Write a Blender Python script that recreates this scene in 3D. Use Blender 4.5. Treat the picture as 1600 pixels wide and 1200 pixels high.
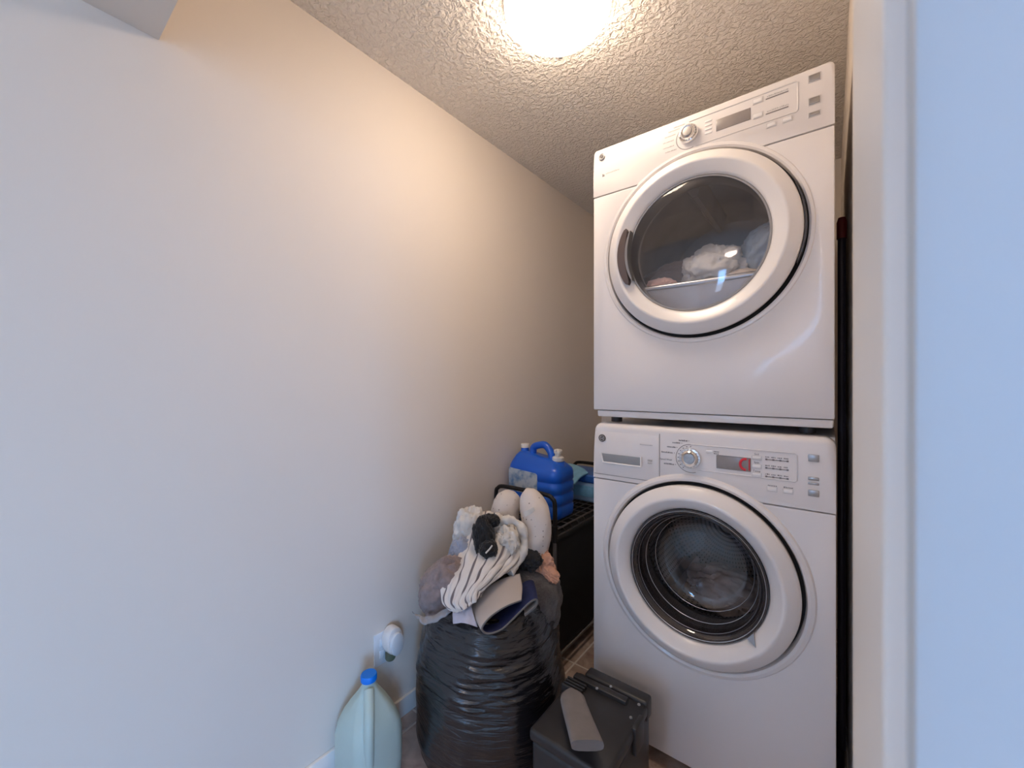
import bpy, bmesh, math, random
from mathutils import Vector, Matrix, noise

for o in list(bpy.data.objects):
    bpy.data.objects.remove(o, do_unlink=True)
SC = bpy.context.scene
COL = SC.collection
PI = math.pi

# ------------------------------------------------------------------ camera
cam = bpy.data.cameras.new('camera')
cam.sensor_fit = 'HORIZONTAL'
cam.sensor_width = 36.0
cam.lens = 634.0 / 1600.0 * 36.0
cam.clip_start = 0.01
cam.dof.use_dof = True
cam.dof.focus_distance = 1.35
cam.dof.aperture_fstop = 10.0
camo = bpy.data.objects.new('camera', cam)
COL.objects.link(camo)
camo.location = (0, 0, 1.25)
camo.rotation_euler = (PI / 2, 0, math.atan2(496, 634))
SC.camera = camo

# ------------------------------------------------------------------ sky, exposure
world = bpy.data.worlds.new('daylight')
SC.world = world
world.use_nodes = True
bg = world.node_tree.nodes['Background']
bg.inputs['Strength'].default_value = 13.0
wn, wl = world.node_tree.nodes, world.node_tree.links
wtc = wn.new('ShaderNodeTexCoord')
wsep = wn.new('ShaderNodeSeparateXYZ')
wramp = wn.new('ShaderNodeValToRGB')          # ground below the horizon, clear blue sky above it
wramp.color_ramp.elements[0].position = 0.49
wramp.color_ramp.elements[0].color = (0.14, 0.19, 0.28, 1)
wramp.color_ramp.elements[1].position = 0.51
wramp.color_ramp.elements[1].color = (0.23, 0.51, 1.0, 1)
wmad = wn.new('ShaderNodeMath'); wmad.operation = 'MULTIPLY_ADD'
wmad.inputs[1].default_value = 0.5; wmad.inputs[2].default_value = 0.5
wl.new(wtc.outputs['Generated'], wsep.inputs[0])
wl.new(wsep.outputs['Z'], wmad.inputs[0])
wl.new(wmad.outputs[0], wramp.inputs['Fac'])
wl.new(wramp.outputs['Color'], bg.inputs['Color'])
for psize, ploc, prot in (((1.40, 2.00), (3.26, -2.30, 1.25), PI / 2), ((0.34, 1.20), (-0.55, -3.66, 1.55), 0.0)):
    portal = bpy.data.lights.new('window_portal', 'AREA')        # guides sampling of the sky through each window
    portal.shape = 'RECTANGLE'
    portal.size, portal.size_y = psize
    portal.cycles.is_portal = True
    po = bpy.data.objects.new('window_portal', portal)
    COL.objects.link(po)
    po.location = ploc
    po.rotation_euler = (PI / 2, 0, prot if prot else PI)
SC.view_settings.view_transform = 'Standard'
SC.view_settings.look = 'None'
SC.view_settings.gamma = 1.0
SC.view_settings.use_curve_mapping = False
SC.view_settings.exposure = 0.80
LAMP_STRENGTH = 14.5
HALL_FILL_STRENGTH = 27.0  # unseen hall lamp, added to brighten the washer front
LAMP_COLOR = (1.0, 0.80, 0.62)

# ------------------------------------------------------------------ materials
def new_mat(name):
    m = bpy.data.materials.new(name)
    m.use_nodes = True
    nt = m.node_tree
    b = nt.nodes['Principled BSDF']
    return m, nt, b

def mat(name, col, rough=0.5, metal=0.0, var=0.06, scale=8.0, bump=0.0, bscale=200.0, bdist=0.001,
        spec=0.5, coat=0.0, detail=3.0, sheen=0.0):
    m, nt, b = new_mat(name)
    N, L = nt.nodes, nt.links
    tc = N.new('ShaderNodeTexCoord')
    nz = N.new('ShaderNodeTexNoise')
    nz.inputs['Scale'].default_value = scale
    nz.inputs['Detail'].default_value = detail
    L.new(tc.outputs['Object'], nz.inputs['Vector'])
    mx = N.new('ShaderNodeMix')
    mx.data_type = 'RGBA'
    mx.inputs[6].default_value = tuple(max(0, c * (1 - var)) for c in col) + (1,)
    mx.inputs[7].default_value = tuple(min(1, c * (1 + var)) for c in col) + (1,)
    L.new(nz.outputs['Fac'], mx.inputs[0])
    L.new(mx.outputs[2], b.inputs['Base Color'])
    b.inputs['Roughness'].default_value = rough
    b.inputs['Metallic'].default_value = metal
    b.inputs['Specular IOR Level'].default_value = spec
    b.inputs['Coat Weight'].default_value = coat
    b.inputs['Sheen Weight'].default_value = sheen
    if bump:
        n2 = N.new('ShaderNodeTexNoise')
        n2.inputs['Scale'].default_value = bscale
        n2.inputs['Detail'].default_value = 4.0
        L.new(tc.outputs['Object'], n2.inputs['Vector'])
        bp = N.new('ShaderNodeBump')
        bp.inputs['Strength'].default_value = bump
        bp.inputs['Distance'].default_value = bdist
        L.new(n2.outputs['Fac'], bp.inputs['Height'])
        L.new(bp.outputs['Normal'], b.inputs['Normal'])
    return m

M = {}
M['wall'] = mat('painted_drywall', (0.83, 0.75, 0.665), 0.62, var=0.015, scale=2.0, bump=0.12, bscale=260, bdist=0.0006, spec=0.3)
M['hall_wall'] = mat('hall_drywall', (0.78, 0.76, 0.73), 0.65, var=0.015, scale=2.0, spec=0.3)
M['trim'] = mat('painted_trim', (0.88, 0.82, 0.755), 0.45, var=0.02, scale=5.0)
M['casing'] = mat('daylight_tinted_casing', (0.60, 0.64, 0.68), 0.45, var=0.02, scale=5.0)  # blue of the daylight put into the casing colour, unlike the trim
M['grout'] = mat('grout', (0.80, 0.74, 0.69), 0.9, var=0.1, scale=30)
M['carpet'] = mat('hall_carpet', (0.58, 0.53, 0.47), 0.95, var=0.15, scale=60, bump=0.5, bscale=400, bdist=0.004)
M['white'] = mat('appliance_enamel', (0.815, 0.775, 0.755), 0.32, var=0.012, scale=3.0, coat=0.15)
M['white_plastic'] = mat('appliance_plastic', (0.815, 0.775, 0.755), 0.38, var=0.012, scale=6.0)
M['inset'] = mat('inset_plastic', (0.72, 0.69, 0.68), 0.4, var=0.012, scale=6.0)
M['door_white'] = mat('door_ring_plastic', (0.83, 0.795, 0.775), 0.30, var=0.012, scale=4.0, coat=0.2)
M['button'] = mat('button_plastic', (0.86, 0.84, 0.83), 0.35, var=0.01)
M['gap_shade_black'] = mat('gap_shade_black', (0.012, 0.011, 0.012), 0.7, var=0.1)  # shade inside the door gaps, put into the colour
M['rubber'] = mat('grey_rubber', (0.06, 0.053, 0.055), 0.40, var=0.1)
M['bezel'] = mat('glossy_dark_bezel', (0.045, 0.038, 0.04), 0.14, var=0.2, coat=0.5)
M['dark_plastic'] = mat('dark_plastic', (0.045, 0.04, 0.042), 0.35, var=0.1)
M['smoke'] = mat('smoked_plastic', (0.12, 0.09, 0.085), 0.22, var=0.1)
M['chrome'] = mat('chrome', (0.78, 0.77, 0.77), 0.16, 1.0, var=0.03, scale=20)
M['silver'] = mat('silver_foil', (0.40, 0.385, 0.38), 0.34, 0.85, var=0.35, scale=60)
M['slot'] = mat('drawer_slot_grey', (0.30, 0.305, 0.31), 0.4, var=0.05)
M['ink'] = mat('panel_ink', (0.22, 0.20, 0.20), 0.6, var=0.05)
M['pale_ink'] = mat('pale_panel_ink', (0.52, 0.50, 0.49), 0.6, var=0.05)
M['badge'] = mat('badge_dark', (0.06, 0.055, 0.055), 0.3, 0.4, var=0.1)
M['badge_grey'] = mat('badge_grey', (0.35, 0.34, 0.34), 0.3, 0.7, var=0.1)
M['display'] = mat('display_glass', (0.30, 0.265, 0.25), 0.25, var=0.15, scale=40)
M['seam'] = mat('seam_grey', (0.33, 0.31, 0.30), 0.7, var=0.05)

# red reflection on the washer display, built as glowing shapes
m, nt, b = new_mat('red_display_reflection')
b.inputs['Base Color'].default_value = (0.35, 0.02, 0.03, 1)
b.inputs['Emission Color'].default_value = (0.8, 0.02, 0.04, 1)
b.inputs['Emission Strength'].default_value = 0.12
M['red'] = m

def thin_glass(name, tint, refl_rough=0.03, ior=1.5, haze=0.0, haze_col=(0.3, 0.3, 0.33)):
    m = bpy.data.materials.new(name)
    m.use_nodes = True
    nt = m.node_tree
    N, L = nt.nodes, nt.links
    N.clear()
    out = N.new('ShaderNodeOutputMaterial')
    tr = N.new('ShaderNodeBsdfTransparent')
    tr.inputs['Color'].default_value = tint + (1,)
    gl = N.new('ShaderNodeBsdfGlossy')
    gl.inputs['Roughness'].default_value = refl_rough
    lw = N.new('ShaderNodeLayerWeight')          # facing term, the same from both sides of the pane
    lw.inputs['Blend'].default_value = 0.5
    pw = N.new('ShaderNodeMath'); pw.operation = 'POWER'; pw.inputs[1].default_value = 5.0
    L.new(lw.outputs['Facing'], pw.inputs[0])
    f0 = ((ior - 1) / (ior + 1)) ** 2 * 1.7
    fr = N.new('ShaderNodeMath'); fr.operation = 'MULTIPLY_ADD'
    fr.inputs[1].default_value = 1 - f0; fr.inputs[2].default_value = f0
    L.new(pw.outputs[0], fr.inputs[0])
    mx = N.new('ShaderNodeMixShader')
    L.new(fr.outputs[0], mx.inputs[0])
    L.new(tr.outputs[0], mx.inputs[1])
    L.new(gl.outputs[0], mx.inputs[2])
    last = mx
    if haze:
        df = N.new('ShaderNodeBsdfDiffuse')
        df.inputs['Color'].default_value = haze_col + (1,)
        nz = N.new('ShaderNodeTexNoise')
        nz.inputs['Scale'].default_value = 9.0
        nz.inputs['Detail'].default_value = 6.0
        tc = N.new('ShaderNodeTexCoord')
        L.new(tc.outputs['Object'], nz.inputs['Vector'])
        ml = N.new('ShaderNodeMath')
        ml.operation = 'MULTIPLY'
        ml.inputs[1].default_value = haze * 2
        L.new(nz.outputs['Fac'], ml.inputs[0])
        m2 = N.new('ShaderNodeMixShader')
        L.new(ml.outputs[0], m2.inputs[0])
        L.new(mx.outputs[0], m2.inputs[1])
        L.new(df.outputs[0], m2.inputs[2])
        last = m2
    L.new(last.outputs[0], out.inputs['Surface'])
    return m
M['dryer_glass'] = thin_glass('dryer_door_glass', (0.90, 0.90, 0.92), 0.05, 1.5, 0.045, (0.42, 0.42, 0.46))  # mottled bluish haze mixed into the glass as colour
M['washer_glass'] = thin_glass('washer_door_glass', (0.72, 0.69, 0.70), 0.02, 1.6, 0.02)

# knock-down stipple ceiling
m, nt, b = new_mat('stipple_ceiling')
N, L = nt.nodes, nt.links
tc = N.new('ShaderNodeTexCoord')
b.inputs['Base Color'].default_value = (0.92, 0.86, 0.79, 1)
b.inputs['Roughness'].default_value = 0.6
nz = N.new('ShaderNodeTexNoise'); nz.inputs['Scale'].default_value = 62; nz.inputs['Detail'].default_value = 2.5
nz.inputs['Distortion'].default_value = 0.6
L.new(tc.outputs['Object'], nz.inputs['Vector'])
rp = N.new('ShaderNodeValToRGB')
rp.color_ramp.elements[0].position = 0.40
rp.color_ramp.elements[1].position = 0.62
L.new(nz.outputs['Fac'], rp.inputs['Fac'])
bp = N.new('ShaderNodeBump'); bp.inputs['Strength'].default_value = 0.9; bp.inputs['Distance'].default_value = 0.006
L.new(rp.outputs['Color'], bp.inputs['Height'])
L.new(bp.outputs['Normal'], b.inputs['Normal'])
M['ceiling'] = m

# floor tile: brownish pink stone print
m, nt, b = new_mat('stone_tile')
N, L = nt.nodes, nt.links
tc = N.new('ShaderNodeTexCoord')
nz = N.new('ShaderNodeTexNoise'); nz.inputs['Scale'].default_value = 14; nz.inputs['Detail'].default_value = 7
nz.inputs['Distortion'].default_value = 0.8
L.new(tc.outputs['Object'], nz.inputs['Vector'])
rp = N.new('ShaderNodeValToRGB')
rp.color_ramp.elements[0].position = 0.32; rp.color_ramp.elements[0].color = (0.36, 0.245, 0.20, 1)
rp.color_ramp.elements[1].position = 0.68; rp.color_ramp.elements[1].color = (0.68, 0.55, 0.48, 1)
L.new(nz.outputs['Fac'], rp.inputs['Fac'])
L.new(rp.outputs['Color'], b.inputs['Base Color'])
b.inputs['Roughness'].default_value = 0.4
M['tile'] = m

# lamp glass
m, nt, b = new_mat('lamp_glass')
b.inputs['Base Color'].default_value = (0.9, 0.88, 0.85, 1)
b.inputs['Roughness'].default_value = 0.3
b.inputs['Emission Color'].default_value = LAMP_COLOR + (1,)
b.inputs['Emission Strength'].default_value = LAMP_STRENGTH
M['lamp'] = m
M['added_hall_lamp'] = m.copy()
M['added_hall_lamp'].name = 'added_hall_lamp_glass'
M['added_hall_lamp'].node_tree.nodes['Principled BSDF'].inputs['Emission Strength'].default_value = HALL_FILL_STRENGTH
M['added_hall_lamp'].node_tree.nodes['Principled BSDF'].inputs['Emission Color'].default_value = (1.0, 0.79, 0.68, 1)

# perforated steel drum
def perforated(name, col, scale, rough=0.35):
    m, nt, b = new_mat(name)
    N, L = nt.nodes, nt.links
    tc = N.new('ShaderNodeTexCoord')
    vo = N.new('ShaderNodeTexVoronoi')
    vo.inputs['Scale'].default_value = scale
    vo.inputs['Randomness'].default_value = 0.0
    L.new(tc.outputs['UV'], vo.inputs['Vector'])
    rp = N.new('ShaderNodeValToRGB')
    rp.color_ramp.elements[0].position = 0.20; rp.color_ramp.elements[0].color = (0.02, 0.02, 0.02, 1)
    rp.color_ramp.elements[1].position = 0.27; rp.color_ramp.elements[1].color = col + (1,)
    L.new(vo.outputs['Distance'], rp.inputs['Fac'])
    L.new(rp.outputs['Color'], b.inputs['Base Color'])
    b.inputs['Metallic'].default_value = 0.85
    b.inputs['Roughness'].default_value = rough
    return m
M['drum'] = perforated('perforated_steel', (0.42, 0.40, 0.40), 60.0)
M['dryer_drum'] = mat('dryer_drum_steel', (0.52, 0.50, 0.50), 0.45, 0.35, var=0.25, scale=7.0)
M['lip_steel'] = mat('steel_lip', (0.55, 0.55, 0.57), 0.30, 0.8, var=0.1)

# ------------------------------------------------------------------ object helpers
WLOC = {}

def thing(name, label, cat, loc, group=None):
    o = bpy.data.objects.new(name, None)
    o.empty_display_size = 0.05
    COL.objects.link(o)
    o.location = loc
    WLOC[o.name] = Vector(loc)
    o['label'] = label
    o['category'] = cat
    if group:
        o['group'] = group
    return o

def tag(o, label, cat, group=None):
    o['label'] = label
    o['category'] = cat
    if group:
        o['group'] = group
    return o

def link(name, me, m, parent=None, smooth=True, angle=35, label=None):
    if me.vertices:
        lo = Vector((min(v.co.x for v in me.vertices), min(v.co.y for v in me.vertices), min(v.co.z for v in me.vertices)))
        hi = Vector((max(v.co.x for v in me.vertices), max(v.co.y for v in me.vertices), max(v.co.z for v in me.vertices)))
        c = (lo + hi) / 2
        c.z = lo.z if parent is None else c.z
    else:
        c = Vector((0, 0, 0))
    me.transform(Matrix.Translation(-c))
    if smooth:
        for p in me.polygons:
            p.use_smooth = True
        me.set_sharp_from_angle(angle=math.radians(angle))
    o = bpy.data.objects.new(name, me)
    COL.objects.link(o)
    for mm in (m if isinstance(m, (list, tuple)) else [m]):
        me.materials.append(mm)
    WLOC[o.name] = c
    if parent is not None:
        o.parent = parent
        o.location = c - WLOC[parent.name]
    else:
        o.location = c
    if label:
        o['label'] = label
    if name in ('printed_mark', 'dial_legend', 'button_legend', 'indicator_strip', 'wire_shelf', 'bristles', 'dial_grip', 'drawer_seam', 'monogram'):
        o['kind'] = 'stuff'
    return o

def finish(bm, name, recalc=True):
    if recalc:
        bmesh.ops.recalc_face_normals(bm, faces=bm.faces)
    me = bpy.data.meshes.new(name)
    bm.to_mesh(me)
    bm.free()
    return me

def struct(name, me, m, parent=None, **k):
    o = link(name, me, m, parent, **k)
    if parent is None:
        o['kind'] = 'structure'
    return o

def add_box(bm, lo, hi, bevel=0.0, seg=2):
    r = bmesh.ops.create_cube(bm, size=1.0)
    vs = r['verts']
    for v in vs:
        v.co = Vector([lo[i] + (v.co[i] + 0.5) * (hi[i] - lo[i]) for i in range(3)])
    if bevel:
        es = list({e for v in vs for e in v.link_edges})
        bmesh.ops.bevel(bm, geom=es, offset=bevel, segments=seg, profile=0.5, affect='EDGES')
    return vs

def box(name, lo, hi, bevel=0.0, seg=2):
    bm = bmesh.new()
    add_box(bm, lo, hi, bevel, seg)
    return finish(bm, name)

def prism(name, outline, y0, y1, bevel=0.0, seg=2, top_round=0.0, top_z=None):
    """outline of (x, z) points, front face at y0 (towards the viewer), back at y1"""
    bm = bmesh.new()
    vf = [bm.verts.new((x, y0, z)) for x, z in outline]
    vb = [bm.verts.new((x, y1, z)) for x, z in outline]
    n = len(outline)
    bm.faces.new(vf)
    bm.faces.new(list(reversed(vb)))
    for i in range(n):
        j = (i + 1) % n
        bm.faces.new((vf[j], vf[i], vb[i], vb[j]))
    bmesh.ops.recalc_face_normals(bm, faces=bm.faces)
    if top_round:
        es = [e for e in bm.edges if all(v.co.z > top_z - top_round * 1.4 - 1e-4 and abs(v.co.y - y0) < 1e-5 for v in e.verts)]
        bmesh.ops.bevel(bm, geom=es, offset=top_round, segments=6, profile=0.5, affect='EDGES')
    if bevel:
        es = [e for e in bm.edges if len(e.link_faces) == 2 and e.calc_face_angle(0) > math.radians(40)]
        bmesh.ops.bevel(bm, geom=es, offset=bevel, segments=seg, profile=0.5, affect='EDGES', clamp_overlap=True)
    return finish(bm, name)

def lathe(name, prof, cx, cy, cz, seg=96, axis='Y', a0=0.0, a1=2 * PI, uv=False):
    """prof: (radius, offset along axis). axis Y: towards +y is into the machine."""
    bm = bmesh.new()
    full = abs(a1 - a0 - 2 * PI) < 1e-6
    n = seg if full else seg + 1
    rings = []
    for r, d in prof:
        if r < 1e-6:
            rings.append([bm.verts.new((cx, cy + d, cz) if axis == 'Y' else (cx, cy, cz + d))] * n)
            continue
        ring = []
        for i in range(n):
            a = a0 + (a1 - a0) * i / seg
            if axis == 'Y':
                ring.append(bm.verts.new((cx + r * math.cos(a), cy + d, cz + r * math.sin(a))))
            else:
                ring.append(bm.verts.new((cx + r * math.cos(a), cy + r * math.sin(a), cz + d)))
        rings.append(ring)
    lay = bm.loops.layers.uv.new('UVMap') if uv else None
    acc = [0.0]
    for k in range(1, len(prof)):
        acc.append(acc[-1] + math.hypot(prof[k][0] - prof[k - 1][0], prof[k][1] - prof[k - 1][1]))
    for k in range(len(rings) - 1):
        A, B = rings[k], rings[k + 1]
        for i in range(seg):
            j = (i + 1) % n
            q = [A[i], A[j], B[j], B[i]]
            quv = [(i / seg * 1.6, acc[k]), ((i + 1) / seg * 1.6, acc[k]), ((i + 1) / seg * 1.6, acc[k + 1]), (i / seg * 1.6, acc[k + 1])]
            f, fu = [], []
            for v, u in zip(q, quv):
                if v not in f:
                    f.append(v); fu.append(u)
            if len(f) > 2:
                fc = bm.faces.new(f)
                if lay:
                    for lp, u in zip(fc.loops, fu):
                        lp[lay].uv = u
    return finish(bm, name)

def catmull(pts, n):
    P = [Vector(p) for p in pts]
    P = [P[0] * 2 - P[1]] + P + [P[-1] * 2 - P[-2]]
    out = []
    segs = len(P) - 3
    for i in range(n):
        t = i / (n - 1) * segs
        k = min(int(t), segs - 1)
        t -= k
        a, b_, c, d = P[k:k + 4]
        out.append(0.5 * ((2 * b_) + (c - a) * t + (2 * a - 5 * b_ + 4 * c - d) * t * t + (3 * b_ - a - 3 * c + d) * t ** 3))
    return out

def add_tube(bm, pts, r, seg=10, caps=True):
    P = [Vector(p) for p in pts]
    rr = r if isinstance(r, (list, tuple)) else [r] * len(P)
    rings = []
    up = Vector((0, 0, 1))
    prev = None
    for i, p in enumerate(P):
        t = (P[min(i + 1, len(P) - 1)] - P[max(i - 1, 0)]).normalized()
        if prev is None:
            n = t.cross(up)
            if n.length < 1e-3:
                n = t.cross(Vector((1, 0, 0)))
        else:
            n = prev - t * prev.dot(t)
        n.normalize()
        prev = n
        b_ = t.cross(n)
        rings.append([bm.verts.new(p + (n * math.cos(2 * PI * k / seg) + b_ * math.sin(2 * PI * k / seg)) * rr[i]) for k in range(seg)])
    for i in range(len(rings) - 1):
        for k in range(seg):
            bm.faces.new((rings[i][k], rings[i][(k + 1) % seg], rings[i + 1][(k + 1) % seg], rings[i + 1][k]))
    if caps:
        bm.faces.new(list(reversed(rings[0])))
        bm.faces.new(rings[-1])

def tube(name, pts, r, seg=10):
    bm = bmesh.new()
    add_tube(bm, pts, r, seg)
    return finish(bm, name)

def text_mesh(name, s, size, x, y, z, depth=0.0006, align='CENTER'):
    cu = bpy.data.curves.new(name, 'FONT')
    cu.body = s
    cu.size = size
    cu.extrude = depth / 2
    cu.align_x = align
    cu.align_y = 'CENTER'
    cu.resolution_u = 3
    o = bpy.data.objects.new('text_tmp', cu)
    COL.objects.link(o)
    dg = bpy.context.evaluated_depsgraph_get()
    me = bpy.data.meshes.new_from_object(o.evaluated_get(dg))
    bpy.data.objects.remove(o, do_unlink=True)
    me.name = name
    me.materials.clear()
    me.transform(Matrix.Translation((x, y, z)) @ Matrix.Rotation(PI / 2, 4, 'X'))
    return me

def fbm(p, sc, o=4):
    return noise.fractal(Vector(p) * sc, 1.0, 2.0, o)

def crumple(name, c, r, seed=0, amp=0.28, sc=3.2, sub=5, rotz=0.0, tilt=0.0, fold=0.5):
    """a bunched piece of cloth: closed, folded surface of half sizes r"""
    bm = bmesh.new()
    bmesh.ops.create_icosphere(bm, subdivisions=sub, radius=1.0)
    rot = Matrix.Rotation(rotz, 3, 'Z') @ Matrix.Rotation(tilt, 3, 'Y')
    off = Vector((seed * 7.13, seed * 3.71, seed * 5.37))
    for v in bm.verts:
        p = v.co.copy()
        w = Vector((fbm(p + off, 1.1), fbm(p + off + Vector((9, 0, 0)), 1.1), fbm(p + off + Vector((0, 9, 0)), 1.1)))
        q = p + w * 0.6
        rid = 1.0 - abs(noise.noise(q * sc + off)) * 2.0
        rid2 = 1.0 - abs(noise.noise(q * sc * 2.3 + off * 1.7)) * 2.0
        rid3 = 1.0 - abs(noise.noise((q + w * 0.3) * sc * 5.0 + off * 0.7)) * 2.0
        d = 1.0 + amp * (rid * fold + rid2 * fold * 0.5 + rid3 * fold * 0.22 + 0.7 * fbm(p + off, 1.6, 2))
        q = p * d
        v.co = Vector(c) + rot @ Vector((q.x * r[0], q.y * r[1], q.z * r[2]))
    return finish(bm, name)

def ruffle(me, amp, sc, seed=0):
    off = Vector((seed * 2.7, seed * 4.1, seed * 1.3))
    ns = [v.normal.copy() for v in me.vertices]
    for v, n in zip(me.vertices, ns):
        d = (1 - abs(noise.noise(v.co * sc + off)) * 2.2) * 0.6 + 0.5 * noise.noise(v.co * sc * 0.5 + off) + 0.3 * noise.noise(v.co * sc * 2.4 + off)
        v.co += n * d * amp
    return me

def drape(name, rows, nu=60, nv=60, wrinkle=0.004, wsc=18.0, seed=0, dirn=None):
    """a sheet through a net of control points (rows of points), with UVs and wrinkles"""
    cols = [catmull(r, nu) for r in rows]
    grid = [[None] * nu for _ in range(nv)]
    for i in range(nu):
        cv = catmull([cols[k][i] for k in range(len(rows))], nv)
        for j in range(nv):
            grid[j][i] = cv[j]
    bm = bmesh.new()
    lay = bm.loops.layers.uv.new('UVMap')
    nrm = [[None] * nu for _ in range(nv)]
    for j in range(nv):
        for i in range(nu):
            du = grid[j][min(i + 1, nu - 1)] - grid[j][max(i - 1, 0)]
            dv = grid[min(j + 1, nv - 1)][i] - grid[max(j - 1, 0)][i]
            n = du.cross(dv)
            nrm[j][i] = n.normalized() if n.length > 1e-9 else Vector((0, -1, 0))
    V = []
    off = Vector((seed * 3.3, seed * 1.7, seed))
    for j in range(nv):
        row = []
        for i in range(nu):
            p = grid[j][i]
            u, v = i / (nu - 1), j / (nv - 1)
            h = noise.noise(Vector((u * wsc * 0.55, v * wsc * 0.2, 0)) + off) + 0.5 * noise.noise(Vector((u * wsc, v * wsc * 0.5, 3)) + off)
            row.append(bm.verts.new(p + nrm[j][i] * h * wrinkle))
        V.append(row)
    for j in range(nv - 1):
        for i in range(nu - 1):
            f = bm.faces.new((V[j][i], V[j][i + 1], V[j + 1][i + 1], V[j + 1][i]))
            for lp, (a, b_) in zip(f.loops, ((i, j), (i + 1, j), (i + 1, j + 1), (i, j + 1))):
                lp[lay].uv = (a / (nu - 1), b_ / (nv - 1))
    return finish(bm, name, recalc=False)

def solid(o, t, off=0.0, mo=0, mr=0):
    md = o.modifiers.new('thickness', 'SOLIDIFY')
    md.thickness = t
    md.offset = off
    md.material_offset = mo
    md.material_offset_rim = mr
    return o

# ================================================================== THE ROOM
XL, XR, YB, ZC = -1.274, 0.047, 2.66, 2.40
HX, HY = 3.2, -3.6          # room behind the camera, where the window is
JX, JY0, JY1 = 0.009, 0.118, 0.256
ZH = 2.08

struct('floor', box('floor', (XL - 0.1, 0.12, -0.06), (XR + 0.1, YB + 0.1, -0.0025)), M['grout'], smooth=False)
fl = bpy.data.objects['floor']
struct('floor_hall', box('floor_hall', (XL - 0.1, HY - 0.1, -0.06), (HX + 0.1, 0.12, -0.004)), M['carpet'], smooth=False)
# tiles with recessed joints
ts, gr = 0.305, 0.008
tile_me = None
ny = int((YB - 0.084) / ts) + 1
for ix in range(6):
    for iy in range(ny):
        x0 = -1.506 + ix * ts
        x1 = x0 + ts - gr
        y0 = 0.084 + iy * ts
        y1 = min(y0 + ts - gr, YB)
        y0 = max(y0, 0.125)
        a0, a1 = max(x0, XL), min(x1, XR)
        if a1 - a0 < 0.02 or y1 - y0 < 0.02:
            continue
        fullsize = abs(a1 - a0 - (ts - gr)) < 1e-4 and abs(y1 - y0 - (ts - gr)) < 1e-4
        if fullsize and tile_me:
            o = bpy.data.objects.new('tile', tile_me)
            COL.objects.link(o)
            o.parent = fl
            o.location = Vector(((a0 + a1) / 2, (y0 + y1) / 2, -0.004)) - WLOC['floor']
        else:
            o = link('tile', box('tile', (a0, y0, -0.008), (a1, y1, 0.0), 0.002, 1), M['tile'], fl)
            if fullsize:
                tile_me = o.data

struct('ceiling', box('ceiling', (XL - 0.1, JY1, ZC), (XR + 0.1, YB + 0.1, ZC + 0.08)), M['ceiling'], smooth=False)
struct('ceiling_hall', box('ceiling_hall', (XL - 0.1, HY - 0.1, ZC), (HX + 0.1, JY1, ZC + 0.08)), M['ceiling'], smooth=False)
struct('wall_left', box('wall_left', (XL - 0.1, HY - 0.1, 0), (XL, YB + 0.1, ZC)), M['wall'], smooth=False)
struct('wall_right', box('wall_right', (XR, JY1, 0), (XR + 0.1, YB + 0.1, ZC)), M['wall'], smooth=False)
struct('wall_back', box('wall_back', (XL, YB, 0), (XR, YB + 0.1, ZC)), M['wall'], smooth=False)
# partition with the door opening: lintel over it, wall to its right
struct('wall_lintel', box('wall_lintel', (XL, JY0, ZH), (JX, JY1 - 0.01, ZC)), M['wall'], smooth=False)
struct('wall_partition', box('wall_partition', (JX + 0.012, JY0 + 0.001, 0), (HX, JY1, ZC)), M['hall_wall'], smooth=False)
# jamb board with rounded edges, stop strip and casing
struct('trim_1', box('trim_1', (JX, JY0, 0), (JX + 0.02, JY1, ZH), 0.0012, 3), M['trim'])
bm = bmesh.new()
prof = [(0.0128, JY0), (0.0126, JY0 - 0.006), (0.0130, JY0 - 0.0095), (0.0155, JY0 - 0.0105), (0.046, JY0 - 0.015), (0.066, JY0 - 0.015), (0.070, JY0 - 0.012), (0.070, JY0)]
lo_ = [bm.verts.new((x, y, 0)) for x, y in prof]
hi_ = [bm.verts.new((x, y, ZH + 0.06)) for x, y in prof]
for i in range(len(prof)):
    j = (i + 1) % len(prof)
    bm.faces.new((lo_[i], lo_[j], hi_[j], hi_[i]))
bm.faces.new(lo_); bm.faces.new(list(reversed(hi_)))
struct('trim_2', finish(bm, 'trim_2'), M['casing'], angle=60)
# room behind: window wall and rear wall
WY0, WY1, WZ0, WZ1 = -3.0, -1.6, 0.25, 2.25
bm = bmesh.new()
add_box(bm, (HX, HY - 0.1, 0), (HX + 0.1, WY0, ZC))
add_box(bm, (HX, WY1, 0), (HX + 0.1, JY1, ZC))
add_box(bm, (HX, WY0, 0), (HX + 0.1, WY1, WZ0))
add_box(bm, (HX, WY0, WZ1), (HX + 0.1, WY1, ZC))
struct('wall_window', finish(bm, 'wall_window'), M['hall_wall'], smooth=False)
RX0, RX1, RZ0, RZ1 = -0.72, -0.38, 0.95, 2.15  # unseen rear window, added for front light on washer and bag
bm = bmesh.new()
add_box(bm, (XL, HY - 0.1, 0), (RX0, HY, ZC))
add_box(bm, (RX1, HY - 0.1, 0), (HX, HY, ZC))
add_box(bm, (RX0, HY - 0.1, 0), (RX1, HY, RZ0))
add_box(bm, (RX0, HY - 0.1, RZ1), (RX1, HY, ZC))
struct('wall_rear', finish(bm, 'wall_rear'), M['hall_wall'], smooth=False)
bm = bmesh.new()
for x in (RX0, RX1 - 0.05):
    add_box(bm, (x, HY - 0.07, RZ0), (x + 0.05, HY - 0.02, RZ1), 0.004)
for z in (RZ0, RZ1 - 0.05):
    add_box(bm, (RX0, HY - 0.068, z), (RX1, HY - 0.022, z + 0.05), 0.004)
struct('added_window_2', finish(bm, 'added_window_2'), M['trim'])
bm = bmesh.new()
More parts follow.
